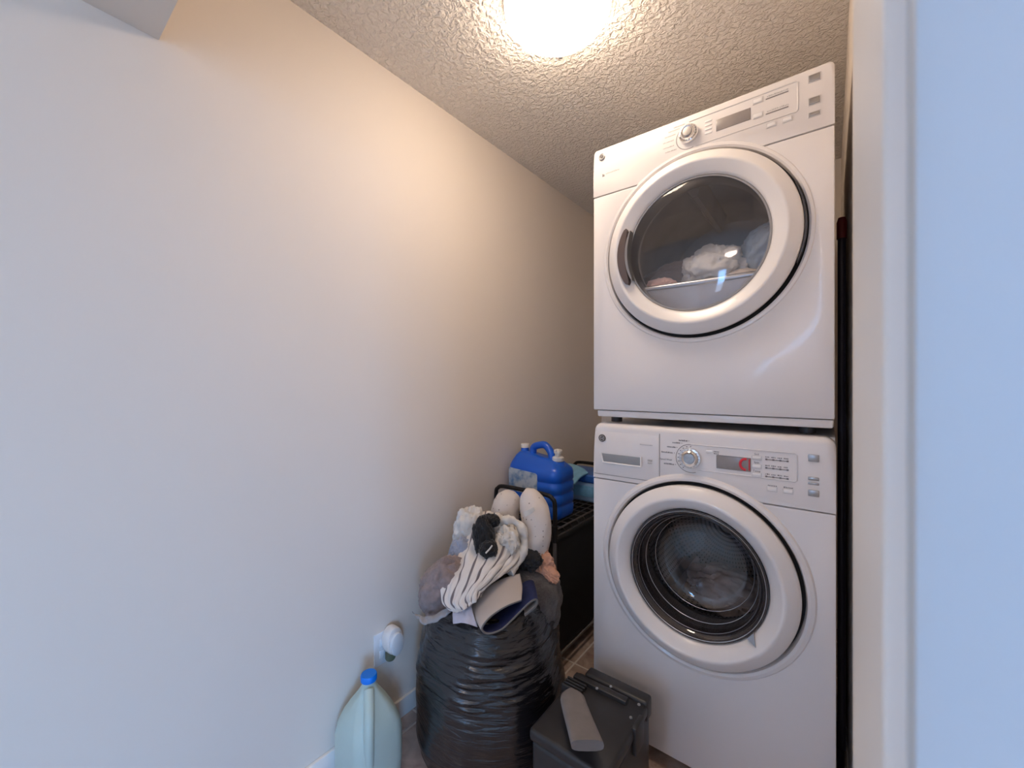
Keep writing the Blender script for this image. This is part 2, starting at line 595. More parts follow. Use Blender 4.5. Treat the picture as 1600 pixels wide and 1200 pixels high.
for y in (WY0, (WY0 + WY1) / 2 - 0.03, WY1 - 0.06):
    add_box(bm, (HX + 0.02, y, WZ0), (HX + 0.07, y + 0.06, WZ1), 0.004)
for z in (WZ0, WZ1 - 0.06):
    add_box(bm, (HX + 0.022, WY0, z), (HX + 0.068, WY1, z + 0.06), 0.004)
struct('window_1', finish(bm, 'window_1'), M['trim'])
# baseboards
struct('baseboard_left', box('baseboard_left', (XL, JY1, 0), (XL + 0.013, YB, 0.068), 0.003), M['trim'])
struct('baseboard_right', box('baseboard_right', (XR - 0.010, JY1 + 0.002, 0), (XR, YB, 0.068), 0.003), M['trim'])
struct('baseboard_back', box('baseboard_back', (XL + 0.014, YB - 0.012, 0), (XR - 0.011, YB, 0.068), 0.003), M['trim'])

# ================================================================== CEILING LAMP
def flush_light(LX, LY, label, parts):
    lamp = thing('ceiling_light', label, 'ceiling light', (LX, LY, ZC - 0.10))
    link('lamp_base', lathe('lamp_base', [(0.0, 0), (0.160, 0), (0.163, -0.006), (0.160, -0.018), (0.0, -0.018)], LX, LY, ZC, 64, 'Z'), M['trim'], lamp)
    dome = [(0.150, -0.018)] + [(0.158 * math.cos(t), -0.026 - 0.076 * math.sin(t)) for t in [i * PI / 2 / 12 for i in range(13)]]
    dome[-1] = (0.0, -0.102)
    link('lamp_shade', lathe('lamp_shade', dome, LX, LY, ZC, 64, 'Z'), M[parts], lamp, label='glowing white glass dome')
    for k in range(3):
        a = math.radians(118 + 120 * k)
        ca, sa = math.cos(a), math.sin(a)
        bm = bmesh.new()
        add_box(bm, (-0.007, -0.004, -0.016), (0.007, 0.006, 0.018), 0.002)
        me = finish(bm, 'clip')
        me.transform(Matrix.Translation((LX + 0.165 * ca, LY + 0.165 * sa, ZC - 0.030)) @ Matrix.Rotation(a - PI / 2, 4, 'Z'))
        link('clip', me, M['badge_grey'], lamp)
flush_light(-0.640, 1.038, 'round white glowing flush-mount ceiling light above the dryer', 'lamp')
flush_light(-0.30, -2.30, 'added flush-mount ceiling light, unseen in the hall, brightening the washer front', 'added_hall_lamp')  # hall lamp added out of view for light on the washer

# ================================================================== APPLIANCES
FY = 1.337
CX = -0.329
W0, W1 = -0.672, 0.014

def arc(cx, cz, r, a0, a1, n):
    return [(cx + r * math.cos(math.radians(a0 + (a1 - a0) * i / n)), cz + r * math.sin(math.radians(a0 + (a1 - a0) * i / n))) for i in range(n + 1)]

def front_panels(root, zb, zt, zs, cz, R, top_round, x0=W0, x1=W1):
    """control panel above the seam zs and front panel below it, both cut round the door"""
    g = 0.0016
    def half(z):
        return math.degrees(math.asin((z - cz) / R))
    a = half(zs + g)
    rc = top_round * 1.4
    ctrl = [(x0, zs + g)] + arc(x0 + rc, zt - rc, rc, 180, 90, 8) + arc(x1 - rc, zt - rc, rc, 90, 0, 8) + [(x1, zs + g)] + arc(CX, cz, R, a, 180 - a, 40)
    cp = link('control_panel', prism('control_panel', ctrl, FY, FY + 0.05, 0.003, 2, top_round, zt), M['white_plastic'], root, angle=40)
    a = half(zs - g)
    fr = [(x0, zb), (x0, zs - g)] + arc(CX, cz, R, 180 - a, 360 + a, 90) + [(x1, zs - g), (x1, zb)]
    fp = link('front_panel', prism('front_panel', fr, FY, FY + 0.045, 0.004, 2), M['white'], root, angle=40)
    return cp, fp

def dash_text(bm, x, z, w, h, n, y=FY - 0.0006):
    """a row of fine printed strokes, too small to read"""
    rnd = random.Random(int((x + z) * 9999))
    cx = x
    while cx < x + w:
        ww = rnd.uniform(0.0015, 0.004)
        hh = h * rnd.uniform(0.6, 1.0)
        add_box(bm, (cx, y, z - h / 2), (min(cx + ww, x + w), y + 0.001, z - h / 2 + hh))
        cx += ww + rnd.uniform(0.0006, 0.0016)

def badge(root, x, z, r, dark):
    b_ = link('badge', lathe('badge', [(0.0, -0.003), (r * 0.86, -0.003), (r * 0.9, -0.0042), (r, -0.0036), (r, 0.002)], x, FY, z, 40), M['badge'] if dark else M['badge_grey'], root, label='round dark monogram badge' if dark else 'round grey monogram badge')
    me = text_mesh('monogram', 'GE', r * 1.05, x, FY - 0.0036, z)
    me.transform(Matrix.Translation((x, 0, z)) @ Matrix.Rotation(0.25, 4, 'Y') @ Matrix.Translation((-x, 0, -z)))
    link('monogram', me, M['pale_ink'] if dark else M['badge'], b_, smooth=False)
    bm = bmesh.new()
    add_tube(bm, [(x + r * 0.72 * math.cos(t), FY - 0.0034, z + r * 0.72 * math.sin(t)) for t in [i * 2 * PI / 32 for i in range(33)]], r * 0.06, 6, False)
    link('badge_ring', finish(bm, 'badge_ring'), M['pale_ink'] if dark else M['button'], b_)
    return b_

def push_button(root, x, z, w, h, m, y=FY, name='button'):
    bz = link(name, box(name, (x - w / 2, y - 0.003, z - h / 2), (x + w / 2, y + 0.004, z + h / 2), 0.0016), m, root)
    return bz

def button_bezel(root, x, z, w, h):
    bm = bmesh.new()
    t = 0.0022
    add_box(bm, (x - w / 2 - t, FY - 0.0016, z - h / 2 - t), (x - w / 2, FY + 0.003, z + h / 2 + t), 0.0005, 1)
    add_box(bm, (x + w / 2, FY - 0.0016, z - h / 2 - t), (x + w / 2 + t, FY + 0.003, z + h / 2 + t), 0.0005, 1)
    add_box(bm, (x - w / 2, FY - 0.0016, z - h / 2 - t), (x + w / 2, FY + 0.003, z - h / 2), 0.0005, 1)
    add_box(bm, (x - w / 2, FY - 0.0016, z + h / 2), (x + w / 2, FY + 0.003, z + h / 2 + t), 0.0005, 1)
    link('button_bezel', finish(bm, 'button_bezel'), M['inset'], root)

def knob(root, x, z, r):
    k = link('dial', lathe('dial', [(r * 1.0, 0.002), (r, -0.010), (r * 0.94, -0.013), (r * 0.80, -0.014), (r * 0.76, -0.020), (r * 0.62, -0.024), (r * 0.5, -0.0215), (0.0, -0.020)], x, FY, z, 48), M['chrome'], root, label='chrome selector dial')
    bm = bmesh.new()
    for i in range(18):
        a = i / 18 * 2 * PI
        add_box(bm, (x + r * 0.86 * math.cos(a) - 0.0009, FY - 0.0155, z + r * 0.86 * math.sin(a) - 0.0009), (x + r * 0.86 * math.cos(a) + 0.0009, FY - 0.012, z + r * 0.86 * math.sin(a) + 0.0009))
    link('dial_grip', finish(bm, 'dial_grip'), M['badge_grey'], k)
    link('dial_cap', lathe('dial_cap', [(r * 0.5, -0.0214), (r * 0.46, -0.0235), (0.0, -0.0245)], x, FY, z, 32), M['silver'], k)
    return k

def inset_frame(root, x0, x1, z0, z1, cx, cz, r):
    """recessed display field: thin raised rim running from the dial round to the right"""
    path = [(cx + 0.0, z1)] + [(x1 - 0.004, z1), (x1, z1 - 0.004), (x1, z0 + 0.004), (x1 - 0.004, z0), (cx + 0.02, z0)]
    link('display_rim', tube('display_rim', [(x, FY + 0.0004, z) for x, z in path], 0.0022, 8), M['inset'], root)
    left = [(cx + r * math.cos(math.radians(a)), FY + 0.0004, cz + r * math.sin(math.radians(a))) for a in range(80, 291, 10)]
    link('dial_rim', tube('dial_rim', left, 0.0013, 8), M['seam'], root)

# ---------------------------------------------------------------- dryer
DZ, DR = 1.680, 0.276
dryer = thing('clothes_dryer', 'white front-load dryer with laundry behind its round window, stacked on the washer', 'dryer', (CX, 1.74, 1.111))
zb, zt = 1.158, 2.09
DCP, DFP = front_panels(dryer, zb, zt, 1.921, DZ, 0.290, 0.009, W0, 0.011)
# cabinet shell as five panels, open in front
bm = bmesh.new()
add_box(bm, (W0 + 0.002, FY + 0.05, 1.135), (W0 + 0.02, 2.10, 2.085))
add_box(bm, (-0.009, FY + 0.05, 1.135), (0.009, 2.10, 2.085))
add_box(bm, (W0 + 0.02, FY + 0.05, 2.067), (-0.009, 2.10, 2.085))
add_box(bm, (W0 + 0.02, FY + 0.05, 1.135), (-0.009, 2.10, 1.15))
add_box(bm, (W0 + 0.02, 2.08, 1.15), (-0.009, 2.10, 2.067))
link('cabinet', finish(bm, 'cabinet'), M['white'], dryer, smooth=False)
link('lower_lip', prism('lower_lip', [(W0 + 0.014, 1.134), (W0 + 0.012, 1.156), (0.009, 1.156), (0.007, 1.134)], FY + 0.006, FY + 0.06, 0.004), M['white'], dryer)
for fx in (W0 + 0.05, -0.05):
    for fy in (FY + 0.09, 2.04):
        link('foot', lathe('foot', [(0, 0), (0.020, 0), (0.020, 0.024), (0, 0.024)], fx, fy, 1.1115, 20, 'Z'), M['dark_plastic'], dryer)
# surround and door
link('door_surround', lathe('door_surround', [(0.303, 0.002), (0.299, -0.0035), (0.292, -0.004), (0.287, 0.0), (0.285, 0.012), (0.284, 0.045)], CX, FY, DZ, 128), M['white'], dryer)
link('door_gap', lathe('door_gap', [(0.286, 0.018), (0.262, 0.02)], CX, FY, DZ, 96), M['gap_shade_black'], dryer)
dd = link('door_ring', lathe('door_ring', [(0.262, 0.03), (0.274, 0.012), (0.277, -0.008), (0.276, -0.014), (0.272, -0.018), (0.248, -0.034), (0.245, -0.0355), (0.241, -0.0355), (0.238, -0.034), (0.213, -0.022), (0.208, -0.018), (0.205, -0.012), (0.203, 0.004), (0.203, 0.06)], CX, FY, DZ, 144), M['door_white'], dryer, angle=50)
link('door_glass', lathe('door_glass', [(0.204, -0.010), (0.190, -0.014), (0.15, -0.020), (0.09, -0.025), (0.0, -0.027)], CX, FY, DZ, 96), M['dryer_glass'], dd, label='clear grey dryer window')
link('glass_bezel', lathe('glass_bezel', [(0.2055, -0.0135), (0.203, -0.0155), (0.199, -0.0150), (0.198, -0.010), (0.198, 0.05)], CX, FY, DZ, 96), M['badge_grey'], dd)
# handle pocket on the left of the ring
def ring_patch(name, r0, r1, a0, a1, y0, y1, n=28, cz=DZ, taper=True):
    bm = bmesh.new()
    rows = []
    for i in range(n + 1):
        t = i / n
        a = math.radians(a0 + (a1 - a0) * t)
        k = math.sin(PI * min(max(t, 0.0), 1.0)) ** 0.35 if taper else 1.0
        rm = (r0 + r1) / 2
        h = (r1 - r0) / 2 * max(k, 0.05)
        sec = [(rm - h, y1), (rm - h, y0 + 0.003), (rm - h * 0.8, y0), (rm + h * 0.8, y0), (rm + h, y0 + 0.003), (rm + h, y1)]
        rows.append([bm.verts.new((CX + r * math.cos(a), FY + y, cz + r * math.sin(a))) for r, y in sec])
    for i in range(n):
        for k in range(5):
            bm.faces.new((rows[i][k], rows[i][k + 1], rows[i + 1][k + 1], rows[i + 1][k]))
    bm.faces.new(rows[0]); bm.faces.new(list(reversed(rows[-1])))
    return finish(bm, name)
hp = link('handle', ring_patch('handle', 0.206, 0.236, 157, 207, -0.0415, -0.005), M['smoke'], dd, label='smoked dark finger-grip handle')
link('handle_rim', ring_patch('handle_rim', 0.198, 0.2085, 158, 206, -0.044, -0.004), M['badge_grey'], hp)
link('gap_shade_strip', ring_patch('gap_shade_strip', 0.2775, 0.2835, -22, 24, -0.014, 0.016), M['dark_plastic'], dryer)  # dark strip painting the shade of the gap right of the ring
# drum
link('drum', lathe('drum', [(0.198, 0.05), (0.200, 0.075), (0.225, 0.09), (0.268, 0.11), (0.272, 0.14), (0.272, 0.60), (0.258, 0.63), (0.0, 0.635)], CX, FY, DZ + 0.01, 72), M['dryer_drum'], dryer, label='grey steel dryer drum')
for k in range(3):
    a = math.radians(100 + 120 * k)
    p0 = Vector((CX + 0.268 * math.cos(a), FY + 0.15, DZ + 0.01 + 0.268 * math.sin(a)))
    n = Vector((-math.cos(a), 0, -math.sin(a)))
    t = Vector((-math.sin(a), 0, math.cos(a)))
    bm = bmesh.new()
    vs = [p0 + t * 0.035, p0 - t * 0.035, p0 + n * 0.06 + t * 0.008, p0 + n * 0.06 - t * 0.008]
    back = [v + Vector((0, 0.42, 0)) for v in vs]
    A = [bm.verts.new(v) for v in vs]; B = [bm.verts.new(v) for v in back]
    bm.faces.new((A[0], A[1], A[3], A[2])); bm.faces.new((B[2], B[3], B[1], B[0]))
    bm.faces.new((A[0], A[2], B[2], B[0])); bm.faces.new((A[2], A[3], B[3], B[2])); bm.faces.new((A[3], A[1], B[1], B[3]))
    link('baffle', finish(bm, 'baffle'), M['dryer_drum'], dryer)
# lint grille plate closing the bottom of the opening
zl = DZ - 0.105
ha = math.degrees(math.asin(-0.105 / 0.199))
pl = arc(CX, DZ, 0.199, 180 - ha, 360 + ha, 40)
link('lint_panel', prism('lint_panel', pl, FY + 0.045, FY + 0.075, 0.003), M['dryer_drum'], dryer)
link('lint_edge', tube('lint_edge', [(CX - 0.172, FY + 0.052, zl), (CX, FY + 0.050, zl - 0.002), (CX + 0.172, FY + 0.052, zl)], 0.010, 16), M['lip_steel'], dryer)
# controls
badge(dryer, -0.638, 2.058, 0.011, False)
bm = bmesh.new()
dash_text(bm, -0.637, 1.992, 0.008, 0.010, 2)
link('printed_mark', finish(bm, 'printed_mark'), M['ink'], dryer, smooth=False)
bm = bmesh.new()
dash_text(bm, -0.624, 1.995, 0.050, 0.0045, 2)
link('printed_mark', finish(bm, 'printed_mark'), M['pale_ink'], dryer, smooth=False)
inset_frame(dryer, -0.345, -0.067, 1.986, 2.068, -0.345, 2.022, 0.038)
knob(dryer, -0.345, 2.028, 0.028)
bm = bmesh.new()
for i, a in enumerate((105, 128, 150, 172, 194, 214)):
    ca, sa = math.cos(math.radians(a)), math.sin(math.radians(a))
    x, z = -0.345 + 0.046 * ca, 2.022 + 0.046 * sa
    dash_text(bm, x - 0.034, z, 0.034, 0.0036, 2)
link('dial_legend', finish(bm, 'dial_legend'), M['pale_ink'], dryer, smooth=False)
link('display', box('display', (-0.268, FY - 0.0015, 2.008), (-0.178, FY + 0.004, 2.042), 0.001), M['display'], dryer, label='grey display window')
for z in (2.048, 2.036, 2.024, 2.012):
    push_button(dryer, -0.289, z, 0.020, 0.006, M['button'], FY + 0.0012, 'indicator')
for z in (2.050, 2.008):
    push_button(dryer, -0.160, z + 0.004, 0.022, 0.012, M['button'])
    button_bezel(dryer, -0.160, z + 0.004, 0.022, 0.012)
    link('indicator_strip', box('indicator_strip', (-0.141, FY - 0.001, z - 0.002), (-0.088, FY + 0.002, z + 0.0005)), M['ink'], dryer)
    bm = bmesh.new()
    dash_text(bm, -0.138, z + 0.006, 0.05, 0.004, 2)
    link('printed_mark', finish(bm, 'printed_mark'), M['pale_ink'], dryer, smooth=False)
for x in (-0.1275, -0.0905):
    push_button(dryer, x, 1.973, 0.020, 0.010, M['button'])
    button_bezel(dryer, x, 1.973, 0.020, 0.010)
for z, h in ((2.060, 0.017), (1.999, 0.017), (1.964, 0.010)):
    link('chrome_button', box('chrome_button', (-0.043, FY - 0.003, z - h / 2), (-0.020, FY + 0.004, z + h / 2), 0.0018), M['silver'], dryer, label='silver push button')
    button_bezel(dryer, -0.0315, z, 0.023, h)

# ---------------------------------------------------------------- washer
WZ, WR = 0.665, 0.271
washer = thing('washing_machine', 'white front-load washing machine with a red reflection in its display, standing under the dryer', 'washing machine', (CX, 1.74, 0.0))
WCP, WFP = front_panels(washer, 0.055, 1.111, 0.913, WZ, 0.284, 0.020)
bm = bmesh.new()
add_box(bm, (W0 + 0.002, FY + 0.05, 0.03), (W0 + 0.02, 2.10, 1.107))
add_box(bm, (-0.006, FY + 0.05, 0.03), (0.012, 2.10, 1.107))
add_box(bm, (W0 + 0.02, FY + 0.05, 1.09), (-0.006, 2.10, 1.107))
add_box(bm, (W0 + 0.02, FY + 0.05, 0.03), (-0.006, 2.10, 0.05))
add_box(bm, (W0 + 0.02, 2.08, 0.05), (-0.006, 2.10, 1.09))
link('cabinet', finish(bm, 'cabinet'), M['white'], washer, smooth=False)
for fx in (W0 + 0.06, -0.05):
    for fy in (FY + 0.09, 2.04):
        link('foot', lathe('foot', [(0, 0), (0.022, 0), (0.022, 0.012), (0.010, 0.014), (0.010, 0.032), (0, 0.032)], fx, fy, 0.0, 20, 'Z'), M['dark_plastic'], washer)
link('door_surround', lathe('door_surround', [(0.306, 0.003), (0.300, -0.006), (0.291, -0.009), (0.284, -0.006), (0.280, 0.004), (0.279, 0.045)], CX, FY, WZ, 128), M['white'], washer)
link('door_gap', lathe('door_gap', [(0.281, 0.02), (0.255, 0.022)], CX, FY, WZ, 96), M['gap_shade_black'], washer)
wd = link('door_ring', lathe('door_ring', [(0.258, 0.03), (0.269, 0.012), (0.272, -0.014), (0.271, -0.022), (0.266, -0.029), (0.242, -0.045), (0.238, -0.047), (0.233, -0.047), (0.229, -0.045), (0.210, -0.030), (0.203, -0.022), (0.199, -0.010), (0.197, 0.006), (0.197, 0.03)], CX, FY, WZ, 144), M['door_white'], washer, angle=50)
link('glass_bezel', lathe('glass_bezel', [(0.199, -0.012), (0.197, -0.017), (0.194, -0.018), (0.191, -0.0155), (0.189, -0.0165), (0.186, -0.013), (0.184, -0.014), (0.181, -0.004), (0.179, 0.002), (0.177, 0.001), (0.175, 0.012), (0.174, 0.03)], CX, FY, WZ, 96), M['bezel'], wd)
link('door_glass', lathe('door_glass', [(0.192, -0.012), (0.186, -0.016), (0.176, -0.006), (0.170, 0.020), (0.163, 0.055), (0.153, 0.085), (0.138, 0.104), (0.118, 0.112), (0.08, 0.104), (0.04, 0.098), (0.0, 0.096)], CX, FY, WZ, 96), M['washer_glass'], wd, label='clear glass bowl')
bm = bmesh.new()
for rr, dd_ in ((0.1915, -0.0175), (0.176, 0.000), (0.166, 0.040), (0.150, 0.090)):
    add_tube(bm, [(CX + rr * math.cos(t), FY + dd_, WZ + rr * math.sin(t)) for t in [i * 2 * PI / 96 for i in range(97)]], 0.0011, 6, False)
link('glass_edge_glints', finish(bm, 'glass_edge_glints'), M['lip_steel'], wd)  # steel edge rings that also stand in for round glints in the bowl
# latch on the right side of the ring
la = math.radians(-38)
bm = bmesh.new()
lv = [bm.verts.new(Vector((CX + r * math.cos(la + a), FY + y, WZ + r * math.sin(la + a)))) for r, a, y in ((0.196, 0.06, -0.03), (0.196, -0.07, -0.032), (0.222, -0.04, -0.041), (0.196, 0.06, -0.012), (0.196, -0.07, -0.012), (0.222, -0.04, -0.026))]
bm.faces.new((lv[0], lv[1], lv[2])); bm.faces.new((lv[5], lv[4], lv[3]))
for i in range(3):
    j = (i + 1) % 3
    bm.faces.new((lv[j], lv[i], lv[i + 3], lv[j + 3]))
link('latch', finish(bm, 'latch'), M['badge_grey'], wd)
# gasket and drum
link('gasket', lathe('gasket', [(0.262, 0.04), (0.235, 0.05), (0.215, 0.07), (0.222, 0.10), (0.205, 0.115), (0.190, 0.125), (0.196, 0.15)], CX, FY, WZ, 96), M['rubber'], washer)
link('drum', lathe('drum', [(0.192, 0.15), (0.20, 0.155), (0.25, 0.18), (0.262, 0.20), (0.262, 0.55), (0.24, 0.58), (0.0, 0.575)], CX, FY, WZ, 96, uv=True), M['drum'], washer, label='perforated steel washer drum')
for k in range(3):
    a = math.radians(235 + 120 * k)
    p0 = Vector((CX + 0.260 * math.cos(a), FY + 0.22, WZ + 0.260 * math.sin(a)))
    n = Vector((-math.cos(a), 0, -math.sin(a)))
    t = Vector((-math.sin(a), 0, math.cos(a)))
    vs = [p0 + t * 0.035, p0 - t * 0.035, p0 + n * 0.055 + t * 0.010, p0 + n * 0.055 - t * 0.010]
    bm = bmesh.new()
    A = [bm.verts.new(v) for v in vs]; B = [bm.verts.new(v + Vector((0, 0.33, 0))) for v in vs]
    bm.faces.new((A[0], A[1], A[3], A[2])); bm.faces.new((B[2], B[3], B[1], B[0]))
    bm.faces.new((A[0], A[2], B[2], B[0])); bm.faces.new((A[2], A[3], B[3], B[2])); bm.faces.new((A[3], A[1], B[1], B[3]))
    link('drum_paddle', finish(bm, 'drum_paddle'), M['lip_steel'], washer)
# detergent drawer
dr = link('drawer', prism('drawer', [(-0.664, 0.932), (-0.664, 1.0805), (-0.438, 1.0805), (-0.438, 0.949), (-0.478, 0.932)], FY - 0.0012, FY + 0.02, 0.0008), M['white_plastic'], washer, label='detergent drawer front')
bm = bmesh.new()
ol = [(-0.4355, 1.088), (-0.4355, 0.948), (-0.477, 0.9295), (-0.668, 0.9295)]
for (xa, za), (xb, zb_) in zip(ol[:-1], ol[1:]):
    add_tube(bm, [(xa, FY - 0.0002, za), (xb, FY - 0.0002, zb_)], 0.0011, 6)
link('drawer_seam', finish(bm, 'drawer_seam'), M['seam'], washer)
link('drawer_grip', prism('drawer_grip', [(-0.631, 0.976), (-0.638, 1.004), (-0.499, 1.004), (-0.499, 0.976)], FY - 0.004, FY + 0.012, 0.0008), M['slot'], dr, label='grey grip slot')
bm = bmesh.new()
for (xa, za), (xb, zb_) in zip([(-0.640, 1.006), (-0.633, 0.973), (-0.496, 0.973), (-0.496, 1.006)][:-1], [(-0.633, 0.973), (-0.496, 0.973), (-0.496, 1.006)]):
    add_tube(bm, [(xa, FY - 0.0045, za), (xb, FY - 0.0045, zb_)], 0.003, 8)
link('grip_lip', finish(bm, 'grip_lip'), M['button'], dr)
bm = bmesh.new()
dash_text(bm, -0.500, 1.048, 0.042, 0.003, 2, FY - 0.0034)
dash_text(bm, -0.474, 0.998, 0.015, 0.008, 2, FY - 0.0034)
dash_text(bm, -0.474, 0.989, 0.015, 0.004, 2, FY - 0.0034)
link('printed_mark', finish(bm, 'printed_mark'), M['pale_ink'], dr, smooth=False)
badge(washer, -0.637, 1.058, 0.013, True)
# controls
inset_frame(washer, -0.340, -0.069, 0.985, 1.062, -0.340, 1.018, 0.044)
knob(washer, -0.340, 1.020, 0.032)
bm = bmesh.new()
for a, w_ in ((100, 0.026), (124, 0.024), (146, 0.026), (167, 0.036), (206, 0.032)):
    ca, sa = math.cos(math.radians(a)), math.sin(math.radians(a))
    x, z = -0.340 + 0.055 * ca, 1.018 + 0.055 * sa
    dash_text(bm, x - w_, z, w_, 0.0046, 2)
    add_box(bm, (x + 0.003, FY - 0.0006, z - 0.001), (x + 0.0052, FY + 0.0004, z + 0.001))
for a in range(90, 250, 18):
    ca, sa = math.cos(math.radians(a)), math.sin(math.radians(a))
    x, z = -0.340 + 0.0375 * ca, 1.018 + 0.0375 * sa
    add_box(bm, (x - 0.0018, FY - 0.0006, z - 0.0014), (x + 0.0018, FY + 0.0004, z + 0.0014))
dash_text(bm, -0.360, 0.962, 0.044, 0.0060, 2)
link('dial_legend', finish(bm, 'dial_legend'), M['ink'], washer, smooth=False)
link('dial_legend', text_mesh('dial_legend', 'Speed Wash', 0.0075, -0.415, FY - 0.0004, 1.007), M['ink'], washer, smooth=False)
push_button(washer, -0.287, 1.044, 0.018, 0.009, M['button'])
bm = bmesh.new()
dash_text(bm, -0.274, 1.047, 0.014, 0.0035, 2)
dash_text(bm, -0.274, 1.041, 0.014, 0.0035, 2)
link('printed_mark', finish(bm, 'printed_mark'), M['ink'], washer, smooth=False)
dsp = link('display', box('display', (-0.266, FY - 0.0015, 0.999), (-0.178, FY + 0.004, 1.037), 0.001), M['display'], washer, label='display window with painted red reflection')
bm = bmesh.new()
for (xa, za, xb, zb2) in ((-0.266, 0.999, -0.178, 0.999), (-0.266, 1.037, -0.178, 1.037), (-0.266, 0.999, -0.266, 1.037), (-0.178, 0.999, -0.178, 1.037)):
    add_tube(bm, [(xa, FY - 0.0012, za), (xb, FY - 0.0012, zb2)], 0.0011, 6)
link('display_frame', finish(bm, 'display_frame'), M['ink'], dsp)
bm = bmesh.new()
add_tube(bm, [(-0.190 + 0.014 * math.cos(math.radians(a)), FY - 0.0018, 1.018 + 0.0155 * math.sin(math.radians(a))) for a in range(80, 281, 12)], 0.0034, 8)
add_tube(bm, [(-0.181, FY - 0.0018, 1.002), (-0.181, FY - 0.0018, 1.034)], 0.0016, 8)
link('red_reflection', finish(bm, 'red_reflection'), M['red'], dsp, label='red reflection made as a glowing shape')
for z, s in ((1.040, 'Soil'), (1.016, 'Spin'), (0.992, 'Temp')):
    push_button(washer, -0.163, z, 0.021, 0.0085, M['button'])
    button_bezel(washer, -0.163, z, 0.021, 0.0085)
    link('button_legend', text_mesh('button_legend', s, 0.0080, -0.163, FY - 0.0004, z + 0.0103), M['ink'], washer, smooth=False)
    bm = bmesh.new()
    add_box(bm, (-0.142, FY - 0.0008, z - 0.0025), (-0.088, FY + 0.0004, z - 0.0005))
    for k in range(4):
        add_box(bm, (-0.142 + 0.0165 * k, FY - 0.0012, z - 0.0035), (-0.137 + 0.0165 * k, FY + 0.0004, z + 0.0010))
        dash_text(bm, -0.142 + 0.0145 * k, z + 0.0055, 0.010, 0.0035, 2)
    link('indicator_strip', finish(bm, 'indicator_strip'), M['ink'], washer, smooth=False)
for x in (-0.126, -0.089):
    push_button(washer, x, 0.957, 0.021, 0.010, M['button'])
    button_bezel(washer, x, 0.957, 0.021, 0.010)
    bm = bmesh.new()
    dash_text(bm, x - 0.010, 0.967, 0.021, 0.0036, 2)
    link('printed_mark', finish(bm, 'printed_mark'), M['ink'], washer, smooth=False)
for z, h in ((1.054, 0.019), (0.999, 0.009), (0.986, 0.006), (0.961, 0.017)):
    link('chrome_button', box('chrome_button', (-0.045, FY - 0.003, z - h / 2), (-0.021, FY + 0.004, z + h / 2), 0.0018), M['silver'], washer, label='silver push button')

# ---------------------------------------------------------------- laundry inside the machines
def cloth(name, col, rough=0.9, var=0.15, scale=40, bump=0.5, bscale=500, bdist=0.0012, sheen=0.2):
    return mat(name, col, rough, var=var, scale=scale, bump=bump, bscale=bscale, bdist=bdist, spec=0.15, sheen=sheen)
M['grey_white_cloth'] = cloth('grey_white_cloth', (0.80, 0.78, 0.75))
M['denim'] = cloth('pale_blue_cloth', (0.40, 0.48, 0.57))
M['pink_cloth'] = cloth('pink_cloth', (0.85, 0.58, 0.50))
M['brown_cloth'] = cloth('brown_grey_cloth', (0.26, 0.20, 0.185))
M['cream_cloth'] = cloth('cream_cloth', (0.72, 0.62, 0.54))
def soft(name, me, m, label, cat='laundry', group=None):
    return tag(link(name, me, m, angle=80), label, cat, group)
DG = 'laundry in the dryer drum'
soft('crumpled_shirt', crumple('crumpled_shirt', (-0.300, 1.50, 1.628), (0.092, 0.07, 0.072), 3, 0.34, 2.6), M['grey_white_cloth'], 'pale grey crumpled shirt in the middle of the dryer window', 'shirt', DG)
soft('folded_jeans', crumple('folded_jeans', (-0.145, 1.53, 1.665), (0.075, 0.08, 0.090), 5, 0.26, 2.2, tilt=0.4), M['denim'], 'grey-blue crumpled garment at the right of the dryer window', 'garment', DG)
soft('dark_towel', crumple('dark_towel', (-0.43, 1.60, 1.60), (0.15, 0.10, 0.095), 8, 0.25, 2.2), M['brown_cloth'], 'dark brown crumpled towel behind the pale shirt in the dryer', 'towel', DG)
soft('pink_garment', crumple('pink_garment', (-0.470, 1.455, 1.588), (0.052, 0.035, 0.030), 11, 0.28, 2.6), M['pink_cloth'], 'small pink garment at the lower left of the dryer window', 'garment', DG)
soft('cream_garment', crumple('cream_garment', (-0.225, 1.45, 1.585), (0.06, 0.03, 0.022), 12, 0.25, 2.6), M['cream_cloth'], 'cream cloth under the pale grey shirt in the dryer', 'garment', DG)
soft('white_garment', crumple('white_garment', (-0.31, 1.70, 0.475), (0.12, 0.11, 0.07), 14, 0.28, 2.2), M['cream_cloth'], 'white garment lying in the washing machine drum', 'garment')

# ================================================================== GAP RIGHT OF THE MACHINES
M['pole'] = mat('dark_violet_pole', (0.05, 0.045, 0.07), 0.35, var=0.1)
M['red_grip'] = mat('red_grip', (0.16, 0.012, 0.014), 0.5, var=0.1)
br = thing('broom', 'dark violet broom pole with red grip in the gap right of the dryer', 'broom', (0.030, 1.62, 0.0))
link('pole', tube('pole', [(0.030, 1.62, 0.12), (0.030, 1.62, 1.72)], 0.0105, 14), M['pole'], br)
link('grip', tube('grip', [(0.030, 1.62, 1.70), (0.030, 1.62, 1.75), (0.030, 1.62, 1.765)], [0.013, 0.013, 0.009], 14), M['red_grip'], br, label='red grip')
bm = bmesh.new()
add_box(bm, (0.018, 1.50, 0.075), (0.036, 1.74, 0.125), 0.005)
link('brush_head', finish(bm, 'brush_head'), M['pole'], br)
bm = bmesh.new()
for i in range(24):
    y = 1.505 + i * 0.01
    add_tube(bm, [(0.027, y, 0.08), (0.025, y + 0.002, 0.0)], 0.004, 5)
link('bristles', finish(bm, 'bristles'), M['dark_plastic'], br)

